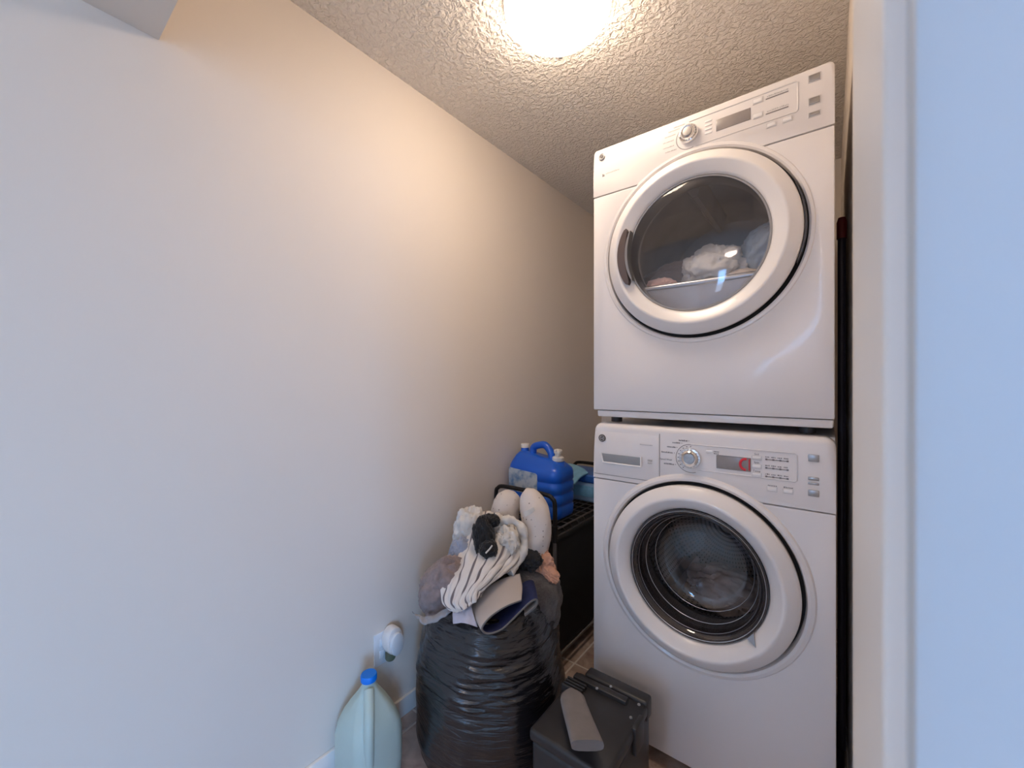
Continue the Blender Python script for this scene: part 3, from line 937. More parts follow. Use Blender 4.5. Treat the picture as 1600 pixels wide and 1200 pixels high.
# ================================================================== CART AT THE LEFT WALL
M['black_steel'] = mat('black_steel', (0.03, 0.03, 0.032), 0.35, 0.6, var=0.1)
M['wire'] = mat('dark_wire', (0.16, 0.15, 0.15), 0.3, 0.7, var=0.2)
M['grey_steel'] = mat('grey_steel', (0.33, 0.33, 0.34), 0.35, 0.8, var=0.15)
M['black_fabric'] = mat('black_fabric', (0.012, 0.012, 0.014), 0.85, var=0.3, scale=20, bump=0.3, bscale=300)
cx0, cx1, cy0, cy1 = -1.250, -0.922, 1.475, 2.22
cart = thing('laundry_cart', 'black wire-topped laundry cart with arched handles by the wall', 'cart', ((cx0 + cx1) / 2, (cy0 + cy1) / 2, 0.0))
zs_ = 0.625
for y in (cy0, cy1):
    arch = [(cx0, y, 0.60), (cx0, y, 0.73), (cx0 + 0.012, y, 0.758), (cx0 + 0.045, y, 0.770), ((cx0 + cx1) / 2, y, 0.772), (cx1 - 0.045, y, 0.770), (cx1 - 0.012, y, 0.758), (cx1, y, 0.73), (cx1, y, 0.60)]
    link('handle', tube('handle', catmull(arch, 48), 0.0095, 12), M['black_steel'], cart, label='black arched handle')
    for x in (cx0, cx1):
        link('leg', tube('leg', [(x, y, 0.05), (x, y, 0.60)], 0.009, 12), M['grey_steel'], cart, label='grey steel leg')
        link('collar', tube('collar', [(x, y, 0.575), (x, y, 0.645)], 0.0125, 12), M['black_steel'], cart)
        link('caster', lathe('caster', [(0, -0.012), (0.02, -0.012), (0.024, -0.006), (0.024, 0.006), (0.02, 0.012), (0, 0.012)], x, y, 0.0245, 20), M['black_steel'], cart)
bm = bmesh.new()
for x in (cx0, cx1):
    add_tube(bm, [(x, cy0, zs_), (x, cy1, zs_)], 0.004, 8)
    add_tube(bm, [(x, cy0, zs_ - 0.03), (x, cy1, zs_ - 0.03)], 0.003, 8)
for y in (cy0, cy1):
    add_tube(bm, [(cx0, y, zs_), (cx1, y, zs_)], 0.004, 8)
    add_tube(bm, [(cx0, y, zs_ - 0.03), (cx1, y, zs_ - 0.03)], 0.003, 8)
for i in range(1, 8):
    x = cx0 + (cx1 - cx0) * i / 8
    add_tube(bm, [(x, cy0, zs_), (x, cy1, zs_)], 0.0022, 6)
for i in range(1, 12):
    y = cy0 + (cy1 - cy0) * i / 12
    add_tube(bm, [(cx0, y, zs_ - 0.004), (cx1, y, zs_ - 0.004)], 0.0028, 6)
    add_tube(bm, [(cx1, y, zs_), (cx1, y + 0.03, zs_ - 0.03)], 0.0018, 6)
link('wire_shelf', finish(bm, 'wire_shelf'), M['wire'], cart, label='black wire shelf')
bm = bmesh.new()
add_box(bm, (cx0 + 0.012, cy0 + 0.010, 0.06), (cx1 - 0.006, cy1 - 0.012, 0.575), 0.02, 3)
for v in bm.verts:
    if v.co.z < 0.3:
        v.co.x = (v.co.x - (cx0 + cx1) / 2) * 0.96 + (cx0 + cx1) / 2
link('fabric_bin', finish(bm, 'fabric_bin'), M['black_fabric'], cart, label='black fabric bin')
link('bottom_rail', tube('bottom_rail', [(cx1, cy0, 0.075), (cx1, cy1, 0.075)], 0.006, 8), M['grey_steel'], cart)

# ---------------------------------------------------------------- blue jug
M['blue'] = mat('blue_plastic', (0.008, 0.115, 0.62), 0.28, var=0.08, scale=6, coat=0.2)
M['cap_white'] = mat('white_cap', (0.80, 0.76, 0.70), 0.45, var=0.03)
jx, jy, jz = -1.105, 1.640, zs_ + 0.004
jug = thing('blue_jug', 'big blue ribbed plastic jug with white caps on the cart', 'jug', (jx, jy, jz))
def rrect(hx, hy, r, n=10):
    out = []
    for sx, sy, a in ((1, 1, 0), (-1, 1, 90), (-1, -1, 180), (1, -1, 270)):
        for i in range(n + 1):
            t = math.radians(a + 90 * i / n)
            out.append((sx * (hx - r) + r * math.cos(t), sy * (hy - r) + r * math.sin(t)))
    return out
bm = bmesh.new()
secs = [(0.0, .128, .068), (0.006, .138, .078), (0.02, .143, .083), (0.050, .144, .084), (0.054, .140, .080), (0.060, .140, .080), (0.064, .144, .084),
        (0.098, .144, .084), (0.102, .140, .080), (0.108, .140, .080), (0.112, .144, .084), (0.146, .144, .084), (0.150, .1405, .0805), (0.156, .1405, .0805), (0.160, .144, .084),
        (0.190, .143, .083), (0.205, .139, .078), (0.220, .130, .066), (0.236, .118, .050), (0.247, .105, .036), (0.252, .085, .022)]
rings = []
for z, hx, hy in secs:
    z, hx, hy = z * 1.10, hx * 1.04, hy * 1.04
    row = []
    for x, y in rrect(hx, hy, min(hx, hy) * 0.50):
        lift = 0.0
        if z > 0.22:                       # left shoulder is higher than the spout side
            lift = (z - 0.22) / 0.057 * (0.022 * (-x / 0.14))
        row.append(bm.verts.new((jx + x, jy + y, jz + z + lift)))
    rings.append(row)
for a, b_ in zip(rings[:-1], rings[1:]):
    n = len(a)
    for i in range(n):
        bm.faces.new((a[i], a[(i + 1) % n], b_[(i + 1) % n], b_[i]))
bm.faces.new(list(reversed(rings[0]))); bm.faces.new(rings[-1])
link('jug_body', finish(bm, 'jug_body'), M['blue'], jug, angle=60)
hpts = [(jx - 0.045, jy, jz + 0.281), (jx - 0.042, jy, jz + 0.308), (jx - 0.015, jy, jz + 0.322), (jx + 0.025, jy, jz + 0.326), (jx + 0.056, jy, jz + 0.297), (jx + 0.066, jy, jz + 0.255)]
link('jug_handle', tube('jug_handle', catmull(hpts, 30), 0.0175, 14), M['blue'], jug)
link('neck', lathe('neck', [(0.024, 0.0), (0.021, 0.02), (0.019, 0.035), (0, 0.035)], jx - 0.095, jy, jz + 0.271, 28, 'Z'), M['blue'], jug)
link('cap', lathe('cap', [(0.021, 0.0), (0.0215, 0.003), (0.0215, 0.016), (0.0195, 0.019), (0, 0.019)], jx - 0.095, jy, jz + 0.304, 28, 'Z'), M['cap_white'], jug, label='small white screw cap')
link('neck', lathe('neck', [(0.036, 0.0), (0.034, 0.012), (0.031, 0.022), (0, 0.022)], jx + 0.098, jy, jz + 0.235, 28, 'Z'), M['blue'], jug)
sp = link('spout', lathe('spout', [(0.027, 0.0), (0.028, 0.004), (0.028, 0.016), (0.024, 0.020), (0.016, 0.022), (0.015, 0.034), (0.020, 0.036), (0.021, 0.048), (0.017, 0.054), (0, 0.055)], jx + 0.098, jy, jz + 0.259, 28, 'Z'), M['cap_white'], jug, label='white push-button spout')
link('spout_tap', tube('spout_tap', catmull([(jx + 0.098, jy - 0.012, jz + 0.306), (jx + 0.115, jy - 0.030, jz + 0.315), (jx + 0.122, jy - 0.036, jz + 0.304), (jx + 0.120, jy - 0.034, jz + 0.288)], 12), 0.006, 10), M['cap_white'], sp)
# paper label: pale with a bluish mountain print
m, nt, b = new_mat('jug_label_print')
N, L = nt.nodes, nt.links
tc = N.new('ShaderNodeTexCoord')
nz = N.new('ShaderNodeTexNoise'); nz.inputs['Scale'].default_value = 26; nz.inputs['Detail'].default_value = 5
L.new(tc.outputs['Object'], nz.inputs['Vector'])
rp = N.new('ShaderNodeValToRGB')
rp.color_ramp.elements[0].position = 0.36; rp.color_ramp.elements[0].color = (0.10, 0.22, 0.42, 1)
rp.color_ramp.elements[1].position = 0.56; rp.color_ramp.elements[1].color = (0.50, 0.56, 0.60, 1)
L.new(nz.outputs['Fac'], rp.inputs['Fac'])
L.new(rp.outputs['Color'], b.inputs['Base Color'])
b.inputs['Roughness'].default_value = 0.4
M['jug_label'] = m
link('label', prism('label', [(jx - 0.128, jz + 0.105), (jx - 0.128, jz + 0.215), (jx + 0.030, jz + 0.205), (jx + 0.038, jz + 0.197), (jx + 0.038, jz + 0.105)], jy - 0.0890, jy - 0.078, 0.0004, 1), M['jug_label'], jug, label='pale blue printed label')

# ---------------------------------------------------------------- box and packet behind the jug
M['pale_blue'] = mat('pale_blue_plastic', (0.30, 0.46, 0.66), 0.35, var=0.35, scale=14)
M['lid_blue'] = mat('deep_blue_plastic', (0.03, 0.13, 0.45), 0.35, var=0.3, scale=25)
M['sky_paper'] = mat('sky_blue_packet', (0.22, 0.50, 0.72), 0.35, var=0.30, scale=35)
bx = thing('detergent_tub', 'pale blue plastic tub with dark blue lid behind the blue jug', 'tub', (-1.075, 2.02, jz))
bm = bmesh.new()
add_box(bm, (-1.20, 1.92, jz), (-0.955, 2.12, jz + 0.105), 0.012, 3)
link('tub_body', finish(bm, 'tub_body'), M['pale_blue'], bx)
bm = bmesh.new()
add_box(bm, (-1.205, 1.915, jz + 0.102), (-0.950, 2.125, jz + 0.145), 0.010, 3)
link('lid', finish(bm, 'lid'), M['lid_blue'], bx, label='dark blue lid')
link('label_band', box('label_band', (-1.19, 1.916, jz + 0.03), (-0.965, 1.925, jz + 0.085), 0.001), M['sky_paper'], bx)
pk = drape('dryer_sheet_packet', [[(-1.19, 2.02, .800), (-1.13, 1.985, .806), (-1.05, 1.955, .800), (-1.00, 1.93, .785)],
                                   [(-1.20, 1.95, .798), (-1.14, 1.915, .804), (-1.06, 1.885, .792), (-1.01, 1.86, .770)],
                                   [(-1.20, 1.90, .790), (-1.14, 1.865, .790), (-1.065, 1.835, .765), (-1.02, 1.815, .742)]], 24, 20, 0.003, 6)
o = tag(link('fabric_softener_packet', pk, M['sky_paper']), 'sky blue paper packet lying on the pale blue tub', 'packet')
solid(o, 0.008, 1.0)

# ================================================================== GARBAGE BAG
m, nt, b = new_mat('black_bag_plastic')
N, L = nt.nodes, nt.links
b.inputs['Base Color'].default_value = (0.013, 0.012, 0.015, 1)
b.inputs['Roughness'].default_value = 0.17
b.inputs['Specular IOR Level'].default_value = 0.8
tc = N.new('ShaderNodeTexCoord')
mp = N.new('ShaderNodeMapping'); mp.inputs['Scale'].default_value = (9, 9, 60)
L.new(tc.outputs['Object'], mp.inputs['Vector'])
nz = N.new('ShaderNodeTexNoise'); nz.inputs['Scale'].default_value = 1.0; nz.inputs['Detail'].default_value = 5; nz.inputs['Distortion'].default_value = 0.5
L.new(mp.outputs['Vector'], nz.inputs['Vector'])
bp = N.new('ShaderNodeBump'); bp.inputs['Strength'].default_value = 0.7; bp.inputs['Distance'].default_value = 0.010
L.new(nz.outputs['Fac'], bp.inputs['Height'])
L.new(bp.outputs['Normal'], b.inputs['Normal'])
M['bag'] = m
bagx, bagy = -0.958, 1.105
bag = thing('garbage_bag', 'shiny black garbage bag stuffed with laundry against the left wall', 'garbage bag', (bagx, bagy, 0.0))
bm = bmesh.new()
NT, NH = 200, 150
prof = [(0.0, 0.20), (0.015, 0.245), (0.08, 0.268), (0.18, 0.270), (0.28, 0.262), (0.36, 0.250), (0.42, 0.232), (0.47, 0.212), (0.50, 0.195)]
def pr_(h):
    for (h0, r0), (h1, r1) in zip(prof[:-1], prof[1:]):
        if h <= h1:
            t = (h - h0) / (h1 - h0)
            t = t * t * (3 - 2 * t)
            return r0 + (r1 - r0) * t
    return prof[-1][1]
rows = []
for j in range(NH + 1):
    h = 0.50 * j / NH
    row = []
    for i in range(NT):
        a = 2 * PI * i / NT
        d = Vector((math.cos(a), math.sin(a), 0))
        base = pr_(h)
        lump = 0.020 * noise.noise(Vector((d.x * 1.6, d.y * 1.6, h * 5)) + Vector((4, 1, 0)))
        k = min(1.0, max(0.0, (h - 0.20 + 0.06 * noise.noise(Vector((d.x * 2, d.y * 2, 31)))) / 0.08))
        warp = 0.05 * noise.noise(Vector((d.x * 1.3, d.y * 1.3, h * 3)))
        st = 1 - abs(noise.noise(Vector((d.x * 1.5, d.y * 1.5, (h + warp) * 38))) * 2)
        st2 = 1 - abs(noise.noise(Vector((d.x * 3.0, d.y * 3.0, (h + warp) * 80 + 7))) * 2)
        low = noise.noise(Vector((d.x * 4, d.y * 4, h * 7 + 20)))
        r = base + lump + k * (0.0075 * st * (0.55 + noise.noise(Vector((d.x * 2.2, d.y * 2.2, h * 12 + 3)))) + 0.0035 * st2) + (1 - k) * 0.008 * low
        zz = h + (0.018 * noise.noise(Vector((d.x * 3, d.y * 3, 9))) * max(0, (h - 0.4) / 0.1))
        x = bagx + d.x * r
        x = max(x, XL + 0.004)
        row.append(bm.verts.new((x, bagy + d.y * r * 0.98, zz)))
    rows.append(row)
# rim folds over and dips inside
for dz, k in ((0.012, 0.96), (0.014, 0.90), (-0.004, 0.84), (-0.04, 0.80)):
    row = []
    for i in range(NT):
        v = rows[NH][i].co
        n = noise.noise(Vector((i * 0.21, dz * 30, 5)))
        row.append(bm.verts.new((bagx + (v.x - bagx) * (k + 0.03 * n), bagy + (v.y - bagy) * (k + 0.03 * n), v.z + dz + 0.008 * n)))
    rows.append(row)
for a, b_ in zip(rows[:-1], rows[1:]):
    for i in range(NT):
        bm.faces.new((a[i], a[(i + 1) % NT], b_[(i + 1) % NT], b_[i]))
bm.faces.new(list(reversed(rows[0])))
link('bag_body', finish(bm, 'bag_body'), M['bag'], bag, angle=80)
# drawstring flaps at the left rim
M['bag_tie'] = mat('bag_tie_plastic', (0.30, 0.29, 0.30), 0.3, var=0.2)
t1 = drape('drawstring', [[(-1.077, 0.846, 0.505), (-1.035, 0.854, 0.5), (-0.987, 0.866, 0.518), (-0.94, 0.89, 0.551)], [(-1.051, 0.841, 0.502), (-1.01, 0.841, 0.49), (-0.966, 0.857, 0.509), (-0.931, 0.884, 0.543)], [(-1.064, 0.856, 0.491), (-1.022, 0.864, 0.49), (-0.978, 0.873, 0.505), (-0.938, 0.891, 0.543)]], 40, 12, 0.007, 10)
solid(link('drawstring', t1, M['bag_tie'], bag, label='pale grey drawstring'), 0.002)

# ================================================================== LAUNDRY HEAPED ON THE BAG
def stripes(name, base, line, n, w, bump=0.5):
    m, nt, b = new_mat(name)
    N, L = nt.nodes, nt.links
    tc = N.new('ShaderNodeTexCoord')
    sx = N.new('ShaderNodeSeparateXYZ')
    L.new(tc.outputs['UV'], sx.inputs[0])
    ml = N.new('ShaderNodeMath'); ml.operation = 'MULTIPLY'; ml.inputs[1].default_value = n
    L.new(sx.outputs['X'], ml.inputs[0])
    fr = N.new('ShaderNodeMath'); fr.operation = 'FRACT'
    L.new(ml.outputs[0], fr.inputs[0])
    rp = N.new('ShaderNodeValToRGB')
    e = rp.color_ramp.elements
    e[0].position = 0.5 - w; e[0].color = base + (1,)
    e[1].position = 0.5 + w + 0.05; e[1].color = base + (1,)
    x = e.new(0.5 - w + 0.05); x.color = line + (1,)
    x = e.new(0.5 + w); x.color = line + (1,)
    L.new(fr.outputs[0], rp.inputs['Fac'])
    L.new(rp.outputs['Color'], b.inputs['Base Color'])
    b.inputs['Roughness'].default_value = 0.92
    b.inputs['Specular IOR Level'].default_value = 0.1
    n2 = N.new('ShaderNodeTexNoise'); n2.inputs['Scale'].default_value = 420
    L.new(tc.outputs['Object'], n2.inputs['Vector'])
    bp = N.new('ShaderNodeBump'); bp.inputs['Strength'].default_value = bump; bp.inputs['Distance'].default_value = 0.0015
    L.new(n2.outputs['Fac'], bp.inputs['Height'])
    L.new(bp.outputs['Normal'], b.inputs['Normal'])
    return m
M['stripe'] = stripes('striped_towel_cloth', (0.74, 0.70, 0.665), (0.17, 0.15, 0.16), 7.0, 0.085)
M['white_cloth'] = cloth('white_cloth', (0.70, 0.67, 0.63))
M['black_cloth'] = cloth('black_cloth', (0.018, 0.018, 0.02), rough=0.6, var=0.4)
M['fleece'] = cloth('grey_fleece', (0.085, 0.075, 0.08), var=0.9, scale=170, bump=1.0, bscale=450, bdist=0.006, sheen=0.4)
M['peach'] = cloth('peach_cloth', (0.66, 0.36, 0.25), var=0.25)
M['mauve'] = cloth('mauve_cloth', (0.30, 0.235, 0.225), var=0.35, scale=60, bump=1.0, bdist=0.002)
M['lilac'] = cloth('white_lilac_cloth', (0.60, 0.58, 0.66), var=0.25, scale=25)
M['mat_beige'] = cloth('beige_mat', (0.50, 0.445, 0.41), var=0.04, bump=0.2)
M['mat_navy'] = mat('navy_foam', (0.012, 0.02, 0.085), 0.7, var=0.5, scale=150)
M['mat_edge'] = cloth('grey_binding', (0.20, 0.19, 0.19), var=0.1)
M['navy_cloth'] = cloth('blue_grey_cloth', (0.32, 0.36, 0.46), var=0.2)
HG = 'laundry heaped on the garbage bag'
soft('fleece_blanket', crumple('fleece_blanket', (-0.902, 1.199, 0.457), (0.150, 0.150, 0.125), 21, 0.16, 2.0, fold=0.4), M['fleece'], 'dark grey fleece blanket bulging from the top of the garbage bag', 'blanket', HG)
o = soft('striped_towel', drape('striped_towel', [
    [(-1.125, 1.151, 0.7), (-1.058, 1.178, 0.752), (-0.984, 1.21, 0.743), (-0.938, 1.247, 0.699)],
    [(-1.081, 1.059, 0.654), (-0.984, 1.072, 0.71), (-0.9, 1.124, 0.723), (-0.873, 1.196, 0.671)],
    [(-1.039, 0.978, 0.609), (-0.941, 1.003, 0.667), (-0.87, 1.059, 0.675), (-0.851, 1.15, 0.636)],
    [(-1.007, 0.913, 0.586), (-0.918, 0.939, 0.622), (-0.861, 0.983, 0.643), (-0.846, 1.065, 0.621)],
    [(-0.975, 0.882, 0.556), (-0.913, 0.892, 0.572), (-0.871, 0.925, 0.602), (-0.861, 0.983, 0.608)],
    [(-0.922, 0.884, 0.538), (-0.887, 0.893, 0.554), (-0.866, 0.909, 0.574), (-0.868, 0.946, 0.584)]], 110, 110, 0.0095, 22, 2), M['stripe'], 'white towel with thin dark stripes draped down the front of the heap', 'towel', HG)
solid(o, 0.007)
# rolled hem arching over the right side of the towel
soft('rolled_towel_end', ruffle(tube('rolled_towel_end', catmull([(-0.945, 1.089, 0.7), (-0.933, 1.111, 0.747), (-0.899, 1.138, 0.765), (-0.868, 1.162, 0.738), (-0.853, 1.161, 0.687), (-0.854, 1.135, 0.636), (-0.857, 1.082, 0.61)], 90), [0.013 + 0.003 * math.sin(i * 0.3) for i in range(90)], 20), 0.005, 45, 5), M['white_cloth'], 'white twisted cloth arching along the right edge of the striped towel', 'cloth', HG)
soft('knotted_cloth', crumple('knotted_cloth', (-0.899, 1.112, 0.695), (0.045, 0.035, 0.045), 31, 0.34, 3.0), M['white_cloth'], 'white knotted cloth inside the arch of twisted cloth', 'cloth', HG)
soft('white_shirt', crumple('white_shirt', (-1.091, 1.127, 0.689), (0.050, 0.055, 0.080), 33, 0.30, 2.6, tilt=0.2), M['white_cloth'], 'white bunched shirt at the top left of the heap by the wall', 'shirt', HG)
soft('blue_grey_garment', crumple('blue_grey_garment', (-1.055, 1.053, 0.624), (0.040, 0.05, 0.055), 34, 0.28, 2.4), M['navy_cloth'], 'blue-grey garment under the white bunched shirt', 'garment', HG)
bs = thing('black_underwear', 'black crumpled underwear with a small white print lying on the striped towel', 'underwear', (-0.932, 1.048, 0.658), HG)
bm = bmesh.new()
for part in (crumple('a', (-0.939, 1.043, 0.72), (0.034, 0.032, 0.066), 51, 0.26, 2.2, tilt=-0.18), crumple('b', (-0.952, 1.084, 0.764), (0.040, 0.026, 0.020), 52, 0.28, 2.4, tilt=-0.12), crumple('c', (-0.904, 1.026, 0.695), (0.030, 0.026, 0.028), 53, 0.22, 2.2)):
    bm.from_mesh(part)
    bpy.data.meshes.remove(part)
link('fabric', finish(bm, 'fabric'), M['black_cloth'], bs, angle=80)
link('white_print', tube('white_print', [(-0.884, 0.991, 0.698), (-0.872, 0.996, 0.712), (-0.867, 1.004, 0.723)], 0.0026, 8), M['white_cloth'], bs, label='small white print')
soft('black_garment', crumple('black_garment', (-0.868, 1.2, 0.615), (0.050, 0.045, 0.035), 36, 0.32, 2.6), M['black_cloth'], 'small black crumpled garment between neck pillow and peach cloth', 'garment', HG)
soft('peach_cloth', crumple('peach_cloth', (-0.844, 1.244, 0.592), (0.048, 0.030, 0.042), 38, 0.32, 2.6, tilt=0.7, fold=0.8), M['peach'], 'peach-coloured crumpled cloth at the right of the heap', 'cloth', HG)
soft('peach_cloth', crumple('peach_cloth', (-0.791, 1.235, 0.568), (0.032, 0.022, 0.020), 39, 0.30, 2.4, tilt=0.6, fold=0.7), M['peach'], 'small peach cloth corner hanging lowest at the right of the heap', 'cloth', HG)
soft('mauve_towel', crumple('mauve_towel', (-1.05, 0.956, 0.548), (0.066, 0.075, 0.105), 40, 0.22, 2.2, tilt=0.35), M['mauve'], 'brownish mauve towel bulging at the left of the heap', 'towel', HG)
o = soft('lilac_garment', drape('lilac_garment', [
    [(-0.939, 0.897, 0.551), (-0.906, 0.904, 0.553), (-0.884, 0.921, 0.559)],
    [(-0.926, 0.882, 0.528), (-0.891, 0.89, 0.536), (-0.863, 0.912, 0.536)],
    [(-0.917, 0.876, 0.508), (-0.881, 0.885, 0.52), (-0.847, 0.912, 0.507)]], 30, 30, 0.004, 8, 5), M['lilac'], 'white cloth with lilac print below the striped towel', 'garment', HG)
solid(o, 0.004)
# folded mat: beige face, navy underside, grey bound edge
net = [[(-0.761, 1.021, 0.571), (-0.782, 0.968, 0.567), (-0.801, 0.916, 0.551), (-0.809, 0.89, 0.527), (-0.799, 0.905, 0.509), (-0.779, 0.942, 0.51), (-0.762, 0.983, 0.532), (-0.74, 1.031, 0.564), (-0.727, 1.054, 0.571), (-0.732, 1.057, 0.546), (-0.75, 1.023, 0.526)],
       [(-0.797, 1.073, 0.58), (-0.818, 1.013, 0.581), (-0.843, 0.957, 0.559), (-0.863, 0.922, 0.53), (-0.854, 0.942, 0.502), (-0.828, 0.986, 0.507), (-0.805, 1.029, 0.533), (-0.78, 1.079, 0.564), (-0.766, 1.103, 0.567), (-0.771, 1.106, 0.541), (-0.787, 1.068, 0.526)],
       [(-0.838, 1.114, 0.597), (-0.862, 1.053, 0.596), (-0.891, 0.993, 0.574), (-0.916, 0.955, 0.536), (-0.906, 0.975, 0.508), (-0.876, 1.023, 0.513), (-0.848, 1.07, 0.54), (-0.821, 1.121, 0.571), (-0.806, 1.145, 0.57), (-0.811, 1.148, 0.55), (-0.829, 1.109, 0.534)]]
o = tag(link('folded_mat', drape('folded_mat', net, 110, 24, 0.0008, 6, 3), [M['mat_navy'], M['mat_beige'], M['mat_edge']], angle=60), 'beige mat with grey binding and navy underside curled at the front of the heap', 'mat', HG)
solid(o, 0.006, 0.0, 1, 2)
# neck pillow
m, nt, b = new_mat('dotted_foam')
N, L = nt.nodes, nt.links
tc = N.new('ShaderNodeTexCoord')
vo = N.new('ShaderNodeTexVoronoi'); vo.inputs['Scale'].default_value = 55; vo.inputs['Randomness'].default_value = 0.3
L.new(tc.outputs['Object'], vo.inputs['Vector'])
rp = N.new('ShaderNodeValToRGB')
rp.color_ramp.elements[0].position = 0.10; rp.color_ramp.elements[0].color = (0.22, 0.18, 0.17, 1)
rp.color_ramp.elements[1].position = 0.17; rp.color_ramp.elements[1].color = (0.70, 0.64, 0.60, 1)
L.new(vo.outputs['Distance'], rp.inputs['Fac'])
L.new(rp.outputs['Color'], b.inputs['Base Color'])
b.inputs['Roughness'].default_value = 0.85
M['foam'] = m
np_ = thing('neck_pillow', 'white U-shaped neck pillow with small holes standing on the heap', 'pillow', (-0.95, 1.263, 0.552), HG)
path = catmull([(-1.017, 1.312, 0.81), (-1.031, 1.276, 0.746), (-1.022, 1.257, 0.662), (-0.981, 1.238, 0.582), (-0.92, 1.248, 0.575), (-0.87, 1.249, 0.663), (-0.874, 1.259, 0.755), (-0.921, 1.273, 0.844)], 70)
rad = []
for i in range(70):
    t = i / 69
    e = min(1.0, t / 0.12, (1 - t) / 0.14)
    base = 0.052 + 0.006 * math.sin(t * PI)
    rad.append(max(0.004, base * math.sqrt(max(0.0, 1 - (1 - e) ** 2))))
me = ruffle(tube('pillow_body', path, rad, 36), 0.0048, 26, 8)
link('pillow_body', me, M['foam'], np_, angle=80)
tg = drape('pillow_tag', [[(-0.864, 1.168, 0.792), (-0.85, 1.175, 0.8), (-0.833, 1.192, 0.81)], [(-0.857, 1.17, 0.774), (-0.843, 1.178, 0.784), (-0.829, 1.193, 0.797)]], 12, 10, 0.001, 5)
solid(link('pillow_tag', tg, M['white_cloth'], np_, label='white cloth tag'), 0.0015)

# ================================================================== OUTLET, PLUG-IN AND JUG BY THE WALL
M['outlet'] = mat('outlet_plastic', (0.74, 0.76, 0.78), 0.4, var=0.02)
M['freshener'] = mat('freshener_plastic', (0.80, 0.77, 0.74), 0.35, var=0.02)
oy, oz = 0.868, 0.300
ot = thing('wall_outlet', 'white wall outlet plate low on the left wall', 'outlet', (XL, oy, oz - 0.06))
link('plate', box('plate', (XL, oy - 0.037, oz - 0.058), (XL + 0.006, oy + 0.037, oz + 0.058), 0.002), M['outlet'], ot)
for dz in (-0.020, 0.020):
    link('socket', box('socket', (XL + 0.004, oy - 0.017, oz + dz - 0.014), (XL + 0.0085, oy + 0.017, oz + dz + 0.014), 0.003), M['outlet'], ot)
fr = thing('air_freshener', 'white oval plug-in air freshener in the wall outlet', 'air freshener', (XL + 0.01, oy + 0.012, oz - 0.03))
def oval(name, x0, x1, cy, cz, ry, rz, bev):
    bm = bmesh.new()
    secs = [(x0, 0.90), (x0 + bev, 1.0), (x1 - bev, 1.0), (x1 - bev * 0.3, 0.96), (x1, 0.86)]
    rows = []
    for x, k in secs:
        rows.append([bm.verts.new((x, cy + ry * k * math.cos(2 * PI * i / 40), cz + rz * k * math.sin(2 * PI * i / 40))) for i in range(40)])
    for a, b_ in zip(rows[:-1], rows[1:]):
        for i in range(40):
            bm.faces.new((a[i], a[(i + 1) % 40], b_[(i + 1) % 40], b_[i]))
    bm.faces.new(list(reversed(rows[0]))); bm.faces.new(rows[-1])
    return finish(bm, name)
link('plug_body', oval('plug_body', XL + 0.009, XL + 0.050, oy + 0.020, oz + 0.028, 0.033, 0.048, 0.008), M['freshener'], fr)
link('face_disc', oval('face_disc', XL + 0.046, XL + 0.062, oy + 0.022, oz + 0.020, 0.027, 0.040, 0.006), M['outlet'], fr)
M['oil'] = thin_glass('scented_oil_glass', (0.50, 0.56, 0.44), 0.05, 1.45, 0.25, (0.30, 0.32, 0.24))
link('oil_bottle', lathe('oil_bottle', [(0, -0.030), (0.015, -0.029), (0.019, -0.022), (0.018, -0.004), (0.010, 0.004), (0.009, 0.014)], XL + 0.030, oy + 0.012, oz - 0.010, 24, 'Z'), M['oil'], fr, label='small glass oil bottle')

mjx, mjy = XL + 0.106, 0.745
M['milk'] = mat('translucent_jug', (0.50, 0.60, 0.54), 0.38, var=0.06, scale=6)
M['milk'].node_tree.nodes['Principled BSDF'].inputs['Subsurface Weight'].default_value = 0.3
M['milk'].node_tree.nodes['Principled BSDF'].inputs['Subsurface Radius'].default_value = (0.02, 0.02, 0.02)
M['cap_blue'] = mat('bright_blue_cap', (0.0, 0.20, 0.80), 0.35, var=0.04)
mk = thing('water_jug', 'translucent plastic jug with bright blue cap standing by the left wall', 'jug', (mjx, mjy, 0.0))
bm = bmesh.new()
secs = [(0.0, .078, 0.5), (0.008, .084, 0.5), (0.05, .086, 0.5), (0.14, .086, 0.5), (0.175, .083, 0.55), (0.205, .072, 0.65), (0.235, .055, 0.8), (0.262, .036, 0.95), (0.278, .025, 1.0), (0.286, .0215, 1.0), (0.300, .0205, 1.0)]
rows = []
for z, h, k in secs:
    row = []
    for i, (x, y) in enumerate(rrect(h, h, h * min(0.999, k), 12)):
        a = math.atan2(y, x)
        flute = 0.0
        if 0.17 < z < 0.27:
            flute = -0.0045 * (0.5 + 0.5 * math.cos(a * 6))
        row.append(bm.verts.new((mjx + x + math.cos(a) * flute, mjy + y + math.sin(a) * flute, z)))
    rows.append(row)
for a, b_ in zip(rows[:-1], rows[1:]):
    n = len(a)
    for i in range(n):
        bm.faces.new((a[i], a[(i + 1) % n], b_[(i + 1) % n], b_[i]))
bm.faces.new(list(reversed(rows[0]))); bm.faces.new(rows[-1])
link('jug_body', finish(bm, 'jug_body'), M['milk'], mk, angle=50)
link('jug_handle', tube('jug_handle', catmull([(mjx + 0.020, mjy - 0.012, 0.280), (mjx + 0.045, mjy - 0.028, 0.255), (mjx + 0.068, mjy - 0.043, 0.215), (mjx + 0.078, mjy - 0.050, 0.16), (mjx + 0.074, mjy - 0.047, 0.10)], 24), 0.016, 14), M['milk'], mk)
link('cap', lathe('cap', [(0.024, 0.0), (0.0255, 0.002), (0.0255, 0.017), (0.0235, 0.020), (0, 0.020)], mjx, mjy, 0.298, 32, 'Z'), M['cap_blue'], mk, label='bright blue screw cap')

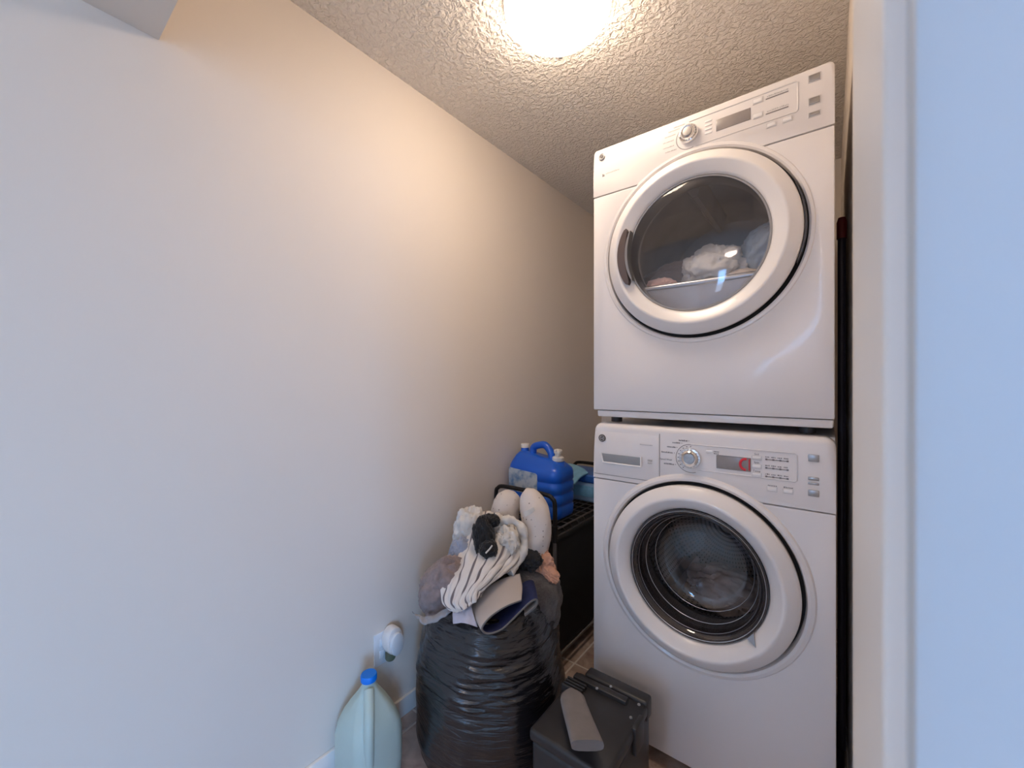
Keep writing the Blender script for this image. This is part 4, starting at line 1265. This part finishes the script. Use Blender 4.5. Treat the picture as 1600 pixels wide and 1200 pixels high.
# ================================================================== BLACK TOOL CASE
M['case'] = mat('black_case_plastic', (0.030, 0.029, 0.031), 0.38, var=0.2, scale=30, bump=0.25, bscale=500, bdist=0.0006)
M['case_grey'] = mat('grey_handle_plastic', (0.21, 0.19, 0.185), 0.6, var=0.15, scale=40, bump=0.3, bscale=400, bdist=0.0008)
tx0, tx1, ty0, ty1, tz = -0.640, -0.420, 0.90, 1.205, 0.315
tcase = thing('tool_case', 'black plastic tool case with grey handle on the floor before the washing machine', 'tool case', ((tx0 + tx1) / 2, (ty0 + ty1) / 2, 0.0))
link('case_body', box('case_body', (tx0, ty0, 0.0), (tx1, ty1, tz - 0.03), 0.016, 4), M['case'], tcase)
link('case_lid', box('case_lid', (tx0 - 0.004, ty0 - 0.004, tz - 0.034), (tx1 + 0.004, ty1 - 0.028, tz), 0.010, 3), M['case'], tcase)
link('hinge_ridge', box('hinge_ridge', (tx0 + 0.022, ty1 - 0.040, tz - 0.05), (tx1 + 0.004, ty1 + 0.004, tz + 0.010), 0.008, 3), M['case'], tcase)
link('hinge_ridge', box('hinge_ridge', (tx0 + 0.0, ty1 - 0.075, tz - 0.02), (tx1 - 0.045, ty1 - 0.050, tz + 0.012), 0.004, 2), M['case'], tcase)
for k in range(4):
    link('rib', box('rib', (tx0 - 0.012, ty1 - 0.125 + k * 0.012, tz - 0.02), (tx0 + 0.055, ty1 - 0.118 + k * 0.012, tz + 0.012), 0.002, 1), M['case'], tcase)
for x, y in ((tx0 + 0.115, ty1 - 0.045), (tx0 + 0.085, ty1 - 0.078), (tx1 - 0.012, ty1 - 0.060), (tx1 - 0.018, ty1 - 0.105)):
    link('rivet', lathe('rivet', [(0.0045, 0.0), (0.004, 0.0025), (0.0, 0.0035)], x, y, tz + 0.0115 if y > ty1 - 0.09 else tz, 14, 'Z'), M['lip_steel'], tcase)
link('latch', box('latch', (tx1 - 0.004, ty1 - 0.14, tz - 0.07), (tx1 + 0.012, ty1 - 0.08, tz + 0.004), 0.004, 2), M['case'], tcase)
# grey carry handle lying forward
bm = bmesh.new()
hp_ = catmull([(-0.592, 1.035, 0.353), (-0.554, 0.989, 0.358), (-0.506, 0.937, 0.364), (-0.46, 0.884, 0.377)], 24)
rows = []
for i, p in enumerate(hp_):
    t = i / 23
    w = 0.034 + 0.006 * t
    w *= math.sqrt(max(0.05, 1 - max(0, (0.18 - t) / 0.18) ** 2))
    side = Vector((0.79, 0.61, 0)).normalized()
    up = Vector((0, 0, 1))
    sec = []
    for a in range(16):
        an = 2 * PI * a / 16
        cx_, cz_ = math.cos(an), math.sin(an)
        sx_ = abs(cx_) ** 0.6 * (1 if cx_ > 0 else -1)
        sz_ = abs(cz_) ** 0.6 * (1 if cz_ > 0 else -1)
        sec.append(bm.verts.new(p + side * sx_ * w + up * sz_ * 0.014))
    rows.append(sec)
for a, b_ in zip(rows[:-1], rows[1:]):
    for i in range(16):
        bm.faces.new((a[i], a[(i + 1) % 16], b_[(i + 1) % 16], b_[i]))
bm.faces.new(list(reversed(rows[0]))); bm.faces.new(rows[-1])
link('carry_handle', finish(bm, 'carry_handle'), M['case_grey'], tcase, angle=60, label='grey rounded carry handle')
